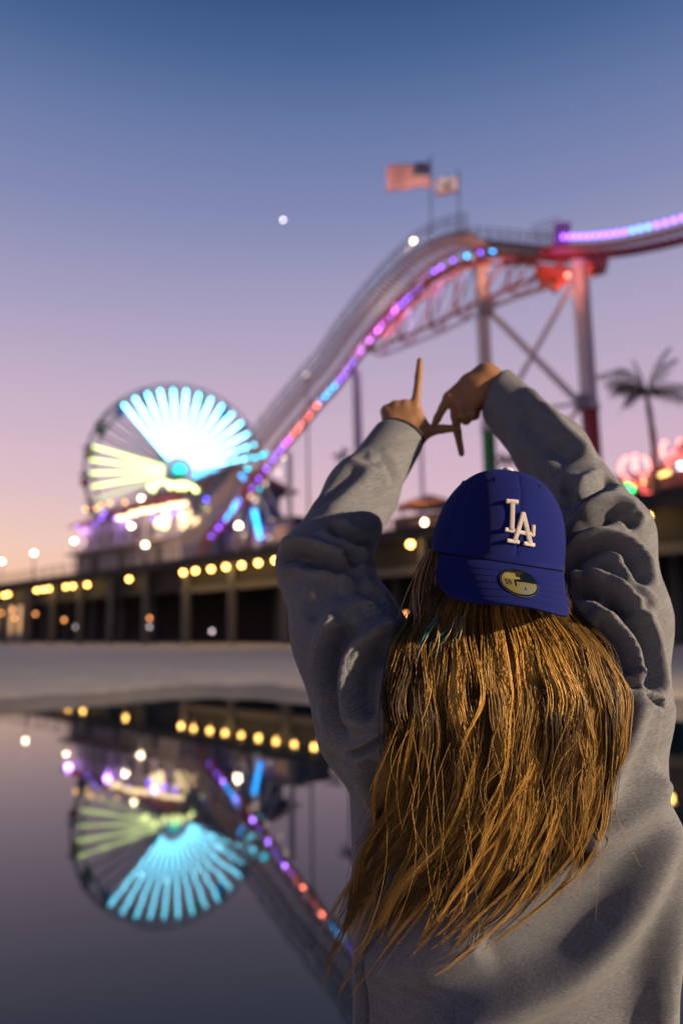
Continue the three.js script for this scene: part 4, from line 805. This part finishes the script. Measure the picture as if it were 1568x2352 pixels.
// ---------------------------------------------------------------- cap, worn back to front
const cap = thing('baseball_cap', 'royal blue baseball cap with white stitched letters, worn backwards', 'cap', at(1137, 1287, 1.035));
cap.rotation.order = 'ZXY'; cap.rotation.set(0.12, 0.06, -0.17); cap.updateMatrixWorld(true);
{
  const AX = 0.0905, AZF = 0.101, AZB = 0.099, H = 0.126;
  const crown = (th, s, out = 0) => {   // th from the front, s from 0 (rim) to 1 (button)
    const ph = s * Math.PI / 2, front = Math.max(0, Math.cos(th)), n = lerp(2.25, 2.75, front), r = Math.pow(Math.max(0, Math.cos(ph)), 2 / n), y = H * Math.pow(Math.sin(ph), 2 / n);
    const az = Math.cos(th) > 0 ? AZF : AZB;
    return V(Math.sin(th) * (AX * r + out), y + (r < 0.3 ? out : out * 0.5), Math.cos(th) * (az * r + out) - 0.004 * y / H);
  };
  const wool = dataTex(256, (u, v, i, j) => { const k = 1 + 0.18 * tile(u, v, 100, 100, 2) + 0.12 * Math.sin((i + j) * Math.PI / 4); return [9 * k, 22 * k, 96 * k]; });
  wool.repeat.set(14, 14);
  const weave = dataTex(256, (u, v, i, j) => [128 + 60 * Math.sin((i + j) * Math.PI / 4) + 40 * tile(u, v, 90, 90, 6)], false); weave.repeat.set(14, 14);
  const cloth = new THREE.MeshPhysicalMaterial({ map: wool, bumpMap: weave, bumpScale: 0.0004, roughness: 0.9, specularIntensity: 0.4, sheen: 0.1, sheenColor: new THREE.Color().setRGB(0.1, 0.15, 0.5), side: THREE.DoubleSide });
  const grid = (nu, nv, f, name, mat, parent, thick = 0) => {
    const pos = [], uv = [], idx = [], layers = thick ? 2 : 1;
    for (let l = 0; l < layers; l++) for (let j = 0; j <= nv; j++) for (let i = 0; i <= nu; i++) { const q = f(i / nu, j / nv, l); pos.push(q.x, q.y, q.z); uv.push(i / nu * 0.6, j / nv * 0.6); }
    const n = nu + 1, L = n * (nv + 1);
    for (let l = 0; l < layers; l++) for (let j = 0; j < nv; j++) for (let i = 0; i < nu; i++) { const a = l * L + j * n + i; if (l) idx.push(a, a + n, a + 1, a + 1, a + n, a + n + 1); else idx.push(a, a + 1, a + n, a + 1, a + n + 1, a + n); }
    if (thick) { const edge = []; for (let i = 0; i < nu; i++) edge.push(i); for (let j = 0; j < nv; j++) edge.push(j * n + nu); for (let i = nu; i > 0; i--) edge.push(nv * n + i); for (let j = nv; j > 0; j--) edge.push(j * n); for (let k = 0; k < edge.length; k++) { const a = edge[k], b = edge[(k + 1) % edge.length]; idx.push(a, L + a, b, b, L + a, L + b); } }
    const g = new THREE.BufferGeometry(); g.setAttribute('position', new THREE.Float32BufferAttribute(pos, 3)); g.setAttribute('uv', new THREE.Float32BufferAttribute(uv, 2)); g.setIndex(idx); g.computeVertexNormals();
    const m = shadows(new THREE.Mesh(g, mat)); m.name = name; parent.add(m); return m;
  };
  for (let k = 0; k < 6; k++) {
    const a0 = k * Math.PI / 3, a1 = a0 + Math.PI / 3;
    const panel = grid(28, 30, (u, v) => { const th = lerp(a0, a1, u), s = v * 0.995, arc = Math.min(u, 1 - u) * AX * Math.PI / 3 * Math.cos(s * 1.5), seam = -0.0016 * Math.exp(-Math.pow(arc / 0.0022, 2)) - 0.0005 * Math.exp(-Math.pow((arc - 0.006) / 0.0012, 2)); return crown(th, s, seam); }, 'panel', cloth, cap);
    // eyelet of each panel
    const th = (a0 + a1) / 2, c = crown(th, 0.56), nrm = crown(th, 0.56, 0.01).sub(c).normalize();
    const e = shadows(new THREE.Mesh(new THREE.TorusGeometry(0.0030, 0.0011, 8, 20), cloth)); e.name = 'eyelet'; e.position.copy(c); e.quaternion.setFromUnitVectors(V(0, 0, 1), nrm); cap.add(e);
    const hole = shadows(new THREE.Mesh(new THREE.CircleGeometry(0.0022, 14), std(0.004, 0.004, 0.01, 1))); hole.name = 'hole'; hole.position.set(0, 0, 0.0006); e.add(hole);
  }
  const b = shadows(new THREE.Mesh(new THREE.SphereGeometry(0.0075, 18, 12).scale(1, 0.62, 1), std(0.55, 0.53, 0.55, 0.8))); b.name = 'button'; b.position.copy(crown(0, 1)).add(V(0, 0.001, 0)); cap.add(b);
  // sweat band along the rim
  grid(80, 3, (u, v) => crown(u * Math.PI * 2, -0.0 + v * 0.02, 0.0008 - 0.0016 * v), 'rim_band', cloth, cap);
  // brim
  const TH = 1.2;
  const brim = (u, v, lift = 0) => {
    const th = (u * 2 - 1) * TH, a = crown(th, 0), x0 = a.x, z0 = a.z, k = u * 2 - 1, len = 0.056 * Math.pow(Math.max(0, 1 - Math.pow(Math.abs(k), 3.2)), 0.55);
    const ox = x0 * (1 + 0.03 * v), oz = z0 + (len) * v + 0.010 * v * (1 - k * k);
    const y = -0.001 - 0.62 * (oz - z0) - 3.4 * ox * ox * v - 0.9 * Math.pow(oz - z0, 2);
    return V(ox, y + lift, oz + lift * 0.4);
  };
  grid(60, 16, (u, v, l) => brim(u, v, l ? -0.0035 : 0), 'brim', cloth, cap, 1);
  for (let r = 0; r < 5; r++) { const pts = []; for (let i = 2; i <= 58; i++) pts.push(brim(i / 60, 0.25 + r * 0.155, 0.0002)); const m = shadows(new THREE.Mesh(new THREE.TubeGeometry(new THREE.CatmullRomCurve3(pts), 90, 0.0003, 5), cloth)); m.name = 'stitch_row'; cap.add(m); }
  // raised letters
  const thread = new THREE.MeshStandardMaterial({ color: new THREE.Color().setRGB(0.72, 0.66, 0.66), roughness: 0.75, bumpMap: dataTex(128, (u, v, i) => [128 + 110 * Math.sin(i * Math.PI / 4)], false), bumpScale: 0.0006 });
  thread.bumpMap.repeat.set(3, 3);
  const onCrown = (x, y, z) => {
    const yy = clamp(y, 0.002, H * 0.96), n = 2.75, ph = Math.asin(Math.pow(yy / H, n / 2)), r = Math.pow(Math.cos(ph), 2 / n), th = Math.asin(clamp(x / (AX * r), -0.95, 0.95));
    const s = ph / (Math.PI / 2), c = crown(th, s), e = 0.002, du = crown(th + e, s).sub(c), dv = crown(th, s + e).sub(c), nn = du.cross(dv).normalize();
    return c.addScaledVector(nn, z);
  };
  const a = 0.165, toCap = (x, y) => { const dx = (x - 888) * 0.000152, dy = -(y - 585) * 0.000152; return [dx * Math.cos(a) - dy * Math.sin(a), 0.0505 + dx * Math.sin(a) + dy * Math.cos(a)]; };
  const stroke = (x0, y0, x1, y1, w) => {
    const [ax, ay] = toCap(x0, y0), [bx, by] = toCap(x1, y1), len = Math.hypot(bx - ax, by - ay), W = w * 0.000152, ang = Math.atan2(by - ay, bx - ax);
    const g = new RoundedBoxGeometry(len, W, 0.0042, 4, 0.0016), p = g.attributes.position;
    for (let i = 0; i < p.count; i++) { const lx = p.getX(i), ly = p.getY(i), x = (ax + bx) / 2 + lx * Math.cos(ang) - ly * Math.sin(ang), y = (ay + by) / 2 + lx * Math.sin(ang) + ly * Math.cos(ang), q = onCrown(x, y, p.getZ(i) + 0.0010); p.setXYZ(i, q.x, q.y, q.z); }
    const uv = g.attributes.uv; for (let i = 0; i < uv.count; i++) uv.setXY(i, uv.getX(i) * len * 40, uv.getY(i));
    g.computeVertexNormals(); return g;
  };
  const letter = (name, list) => { const m = shadows(new THREE.Mesh(mergeGeometries(list.map((l) => plain(stroke(...l)))), thread)); m.name = name; cap.add(m); };
  letter('letter_l', [[792, 397, 894, 407, 36], [845, 400, 816, 640, 40], [760, 630, 1000, 680, 36], [990, 694, 1003, 596, 34]]);
  letter('letter_a', [[925, 492, 836, 724, 38], [918, 492, 966, 756, 42], [770, 722, 874, 740, 34], [906, 747, 1005, 765, 34]]);
  // oval foil sticker on the brim
  {
    const cv = document.createElement('canvas'); cv.width = 256; cv.height = 144; const x = cv.getContext('2d');
    x.fillStyle = '#c9b45c'; x.fillRect(0, 0, 256, 144); x.fillStyle = '#1c2018'; x.fillRect(0, 0, 256, 26); x.fillRect(110, 0, 146, 70); x.fillStyle = '#d8c878'; x.fillRect(20, 34, 60, 26); x.fillRect(70, 46, 66, 12); x.fillStyle = '#14180f'; x.font = 'bold 40px sans-serif'; x.fillText('59', 30, 92); x.fillRect(92, 62, 12, 34); x.fillRect(92, 62, 40, 10); x.fillStyle = '#b9b98e'; x.fillRect(120, 84, 136, 60); x.fillStyle = '#20241a'; x.font = 'bold 26px sans-serif'; x.fillText('A', 150, 112); x.strokeStyle = '#11140e'; x.lineWidth = 8; x.beginPath(); x.ellipse(128, 72, 122, 66, 0, 0, 7); x.stroke();
    const t = new THREE.CanvasTexture(cv); t.colorSpace = THREE.SRGBColorSpace;
    const foil = new THREE.MeshPhysicalMaterial({ map: t, metalness: 0.75, roughness: 0.28, clearcoat: 0.6, clearcoatRoughness: 0.15 });
    const pos = [], uv = [], idx = []; const N = 40, Rn = 10;
    for (let r = 0; r <= Rn; r++) for (let k = 0; k <= N; k++) { const t2 = k / N * Math.PI * 2, px = Math.cos(t2) * r / Rn, py = Math.sin(t2) * r / Rn, q = brim(0.5 + px * 0.107 - 0.002, 0.50 - py * 0.34, 0.0012); pos.push(q.x, q.y, q.z); uv.push(0.5 + px * 0.5, 0.5 + py * 0.5); }
    for (let r = 0; r < Rn; r++) for (let k = 0; k < N; k++) { const i = r * (N + 1) + k; idx.push(i, i + N + 1, i + 1, i + 1, i + N + 1, i + N + 2); }
    const g = new THREE.BufferGeometry(); g.setAttribute('position', new THREE.Float32BufferAttribute(pos, 3)); g.setAttribute('uv', new THREE.Float32BufferAttribute(uv, 2)); g.setIndex(idx); g.computeVertexNormals();
    const m = shadows(new THREE.Mesh(g, foil)); m.name = 'oval_sticker'; m.userData.label = 'oval gold foil sticker with dark print on the brim'; cap.add(m);
  }
}

// ---------------------------------------------------------------- hair
{
  const ROWS = [[1345, 1005, 1285], [1400, 965, 1300], [1480, 925, 1372], [1600, 914, 1420], [1750, 900, 1416], [1900, 852, 1378], [2000, 812, 1334], [2100, 772, 1255], [2200, 728, 1140], [2310, 688, 1010]];
  const edge = (y) => { let k = 0; while (k < ROWS.length - 2 && y > ROWS[k + 1][0]) k++; const a = ROWS[k], b = ROWS[k + 1], t = (y - a[0]) / (b[0] - a[0]); return [a[1] + (b[1] - a[1]) * t, a[2] + (b[2] - a[2]) * t]; };
  const pos = [], col = [], nor = [], idx = [];
  function strand(points, r0, r1, shade) {   // three-sided hair along a smooth line
    const c = new THREE.CatmullRomCurve3(points), n = Math.max(12, Math.min(26, points.length * 3)), first = pos.length / 3, t = V(), a = V(), b = V(), o = V();
    for (let i = 0; i <= n; i++) {
      const k = i / n; c.getPoint(k, o); c.getTangent(k, t); a.set(0, 0, 1).cross(t).normalize(); b.crossVectors(t, a);
      const r = lerp(r0, r1, k * k), [cr, cg, cb] = shade(k);
      for (let s = 0; s < 3; s++) { const q = s * 2.0944 + 0.5, nx = a.x * Math.cos(q) + b.x * Math.sin(q), ny = a.y * Math.cos(q) + b.y * Math.sin(q), nz = a.z * Math.cos(q) + b.z * Math.sin(q); pos.push(o.x + nx * r, o.y + ny * r, o.z + nz * r); nor.push(nx, ny, nz); col.push(cr, cg, cb); }
    }
    for (let i = 0; i < n; i++) for (let s = 0; s < 3; s++) { const p = first + i * 3 + s, q = first + i * 3 + (s + 1) % 3; idx.push(p, q, p + 3, q, q + 3, p + 3); }
  }
  // depth of the back (and shoulders) under the hair, sampled once
  const GX = 24, GY = 30, backZ = []; for (let j = 0; j <= GY; j++) for (let i = 0; i <= GX; i++) { const h = trace(660 + i * 36, 1380 + j * 33); backZ.push(h ? -h.z : 1.06); }
  { const raw = backZ.slice(); for (let j = 0; j <= GY; j++) for (let i = 0; i <= GX; i++) { let s = 0, n = 0, m = 9; for (let b = -3; b <= 3; b++) for (let a = -1; a <= 1; a++) { const v = raw[clamp(j + b, 0, GY) * (GX + 1) + clamp(i + a, 0, GX)]; s += v; n++; if (Math.abs(b) < 2) m = Math.min(m, v); } backZ[j * (GX + 1) + i] = Math.min(s / n, m + 0.012); } }
  const backDepth = (x, y) => { const u = clamp((x - 660) / 36, 0, GX - 0.001), v = clamp((y - 1380) / 33, 0, GY - 0.001), i = Math.floor(u), j = Math.floor(v), a = backZ[j * (GX + 1) + i], b = backZ[j * (GX + 1) + i + 1], c = backZ[(j + 1) * (GX + 1) + i], d = backZ[(j + 1) * (GX + 1) + i + 1]; return lerp(lerp(a, b, u - i), lerp(c, d, u - i), v - j); };
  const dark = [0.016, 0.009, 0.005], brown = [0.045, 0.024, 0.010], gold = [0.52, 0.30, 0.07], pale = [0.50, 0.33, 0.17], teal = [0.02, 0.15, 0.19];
  const mixc = (a, b, t) => a.map((x, i) => x + (b[i] - x) * t);
  // locks: each a bundle that follows its own wavering guide; an under layer, a golden upper layer and long thin wisps
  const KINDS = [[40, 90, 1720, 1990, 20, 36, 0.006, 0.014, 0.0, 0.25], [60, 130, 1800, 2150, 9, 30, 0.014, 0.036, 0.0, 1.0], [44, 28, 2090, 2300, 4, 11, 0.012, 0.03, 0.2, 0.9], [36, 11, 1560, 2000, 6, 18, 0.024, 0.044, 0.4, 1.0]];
  KINDS.forEach(([locks, hairs, e0, e1, w0, w1, l0, l1, g0, g1], kind) => {
    for (let L = 0; L < locks; L++) {
      const u = clamp((L + rr(-0.4, 1.4)) / locks, 0.004, 0.996), end = clamp(rr(e0, e1) - Math.max(0, u - 0.5) * rr(60, 300), 1480, 2300);
      const ph = rr(0, 6.28), ph2 = rr(0, 6.28), amp = rr(8, 24) * (kind ? 1 : 0.6), freq = rr(0.007, 0.016), width = rr(w0, w1), lift = rr(l0, l1), pick = rnd(), golden = clamp((kind === 1 ? (pick < 0.3 ? rr(0.75, 1.0) : pick < 0.5 ? rr(0.25, 0.5) : rr(0.0, 0.12)) : rr(g0, g1)) * (0.6 + 0.6 * Math.sin(Math.PI * clamp(u * 1.05, 0, 1))), 0, 1), sway = rr(-34, 16), N = 12;
      const guide = (y) => { const [l, r] = edge(y); return lerp(l, r, u) + amp * Math.sin(y * freq + ph) * smoothstep(y, 1400, 1620) + 0.45 * amp * Math.sin(y * freq * 2.4 + ph2) * smoothstep(y, 1480, 1760) + sway * smoothstep(y, 1780, 2200); };
      const count = Math.round(hairs * rr(0.7, 1.3));
      for (let k = 0; k < count; k++) {
        const off = (rnd() + rnd() + rnd() - 1.5) * 1.3 * width, deep = rr(-0.005, 0.005), stop = Math.min(2310, end - rnd() * rnd() * 260 + rr(-10, 10)), pts = [], fly = rnd() < 0.06 ? rr(-40, 40) : 0, wob = rr(0, 6.28), wb = rr(0.5, 4), start = 1350 + rr(-8, 22) - 14 * Math.sin(u * 3.1);
        for (let i = 0; i <= N; i++) {
          const t = i / N, y = lerp(start, stop, t), conv = 1 - (kind === 2 ? 0.6 : 0.42) * smoothstep(t, 0.45, 1);
          const x = guide(y) + off * conv * Math.min(1, 0.55 + t) + fly * t * t + wb * Math.sin(y * 0.017 + wob);
          const neck = smoothstep(y, 1350, 1475), d = lerp(0.985 + 0.03 * Math.pow((x - 1150) / 150, 2), Math.min(backDepth(x, y), 1.03), neck) - lift * (1 - 0.35 * t) * (0.4 + 0.6 * Math.sin(Math.PI * Math.min(1, t * 1.1))) * (1 + 0.25 * Math.sin(y * 0.013 + ph2)) - deep - 0.006;
          pts.push(at(x, y, Math.max(0.86, d)));
        }
        const g = clamp(golden * rr(0.86, 1.1) + (rnd() < 0.03 ? 0.4 : 0), 0, 1), tips = u < 0.25 ? 0.6 : 0.15;
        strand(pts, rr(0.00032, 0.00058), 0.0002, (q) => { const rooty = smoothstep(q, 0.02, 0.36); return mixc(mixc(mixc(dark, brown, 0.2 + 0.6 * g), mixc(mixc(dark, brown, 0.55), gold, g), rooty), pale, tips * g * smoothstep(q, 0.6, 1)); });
      }
    }
  });
  // side hair hanging beside the cap on the left, some strands turning turquoise
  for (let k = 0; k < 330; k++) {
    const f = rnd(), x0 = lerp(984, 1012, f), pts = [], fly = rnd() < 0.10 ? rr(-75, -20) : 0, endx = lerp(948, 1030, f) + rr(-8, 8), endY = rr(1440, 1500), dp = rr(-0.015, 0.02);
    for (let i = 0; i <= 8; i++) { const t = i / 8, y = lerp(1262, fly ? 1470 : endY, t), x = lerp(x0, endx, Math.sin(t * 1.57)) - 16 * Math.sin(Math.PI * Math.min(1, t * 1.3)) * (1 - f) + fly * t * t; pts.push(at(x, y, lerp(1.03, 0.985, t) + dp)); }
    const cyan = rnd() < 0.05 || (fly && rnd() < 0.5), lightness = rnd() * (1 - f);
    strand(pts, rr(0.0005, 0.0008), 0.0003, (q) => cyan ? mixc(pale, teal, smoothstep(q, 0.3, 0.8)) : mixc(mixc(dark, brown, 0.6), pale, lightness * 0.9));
  }
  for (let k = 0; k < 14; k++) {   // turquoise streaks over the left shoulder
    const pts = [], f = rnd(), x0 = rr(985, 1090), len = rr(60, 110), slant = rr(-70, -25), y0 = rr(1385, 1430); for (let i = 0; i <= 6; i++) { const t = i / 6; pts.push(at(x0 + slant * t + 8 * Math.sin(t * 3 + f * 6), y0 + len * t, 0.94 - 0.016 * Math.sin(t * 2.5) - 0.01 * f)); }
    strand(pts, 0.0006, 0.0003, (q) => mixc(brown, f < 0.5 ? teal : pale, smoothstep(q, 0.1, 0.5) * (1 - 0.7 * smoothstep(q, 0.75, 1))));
  }
  for (let k = 0; k < 80; k++) {   // loose flying hairs
    const u = rnd(), y0 = rr(1420, 1900), [l, r] = edge(y0), x0 = lerp(l, r, u), a = rr(-60, 40) + (u < 0.1 ? -25 : u > 0.9 ? 25 : 0), pts = [], len = rr(90, 330), bend = rr(-40, 40), d0 = Math.min(backDepth(x0, y0), 1.02) - 0.035;
    for (let i = 0; i <= 6; i++) { const t = i / 6; pts.push(at(x0 + a * t + bend * Math.sin(t * 3.1), y0 + len * t, d0 - 0.02 * Math.sin(t * 3) + 0.006 * t)); }
    strand(pts, 0.0003, 0.00018, () => mixc(brown, gold, 0.5));
  }
  const g = new THREE.BufferGeometry(); g.setAttribute('position', new THREE.Float32BufferAttribute(pos, 3)); g.setAttribute('normal', new THREE.Float32BufferAttribute(nor, 3)); g.setAttribute('color', new THREE.Float32BufferAttribute(col, 3)); g.setIndex(idx);
  const m = new THREE.MeshPhysicalMaterial({ vertexColors: true, roughness: 0.5, specularIntensity: 0.4 });
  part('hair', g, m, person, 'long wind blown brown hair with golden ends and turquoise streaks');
  // hair close to the scalp under the cap
  part('scalp_hair', surfaceNet((p) => smax(ellip(p, HC.clone().add(V(0, -0.02, 0.01)), 0.088, 0.118, 0.098), -(p.z - HC.z + 0.045), 0.02), HC.clone().add(V(-0.13, -0.16, -0.1)), HC.clone().add(V(0.13, 0.12, 0.13)), 0.007), std(0.03, 0.017, 0.009, 0.6), person);
}
renderer.render(scene, camera);
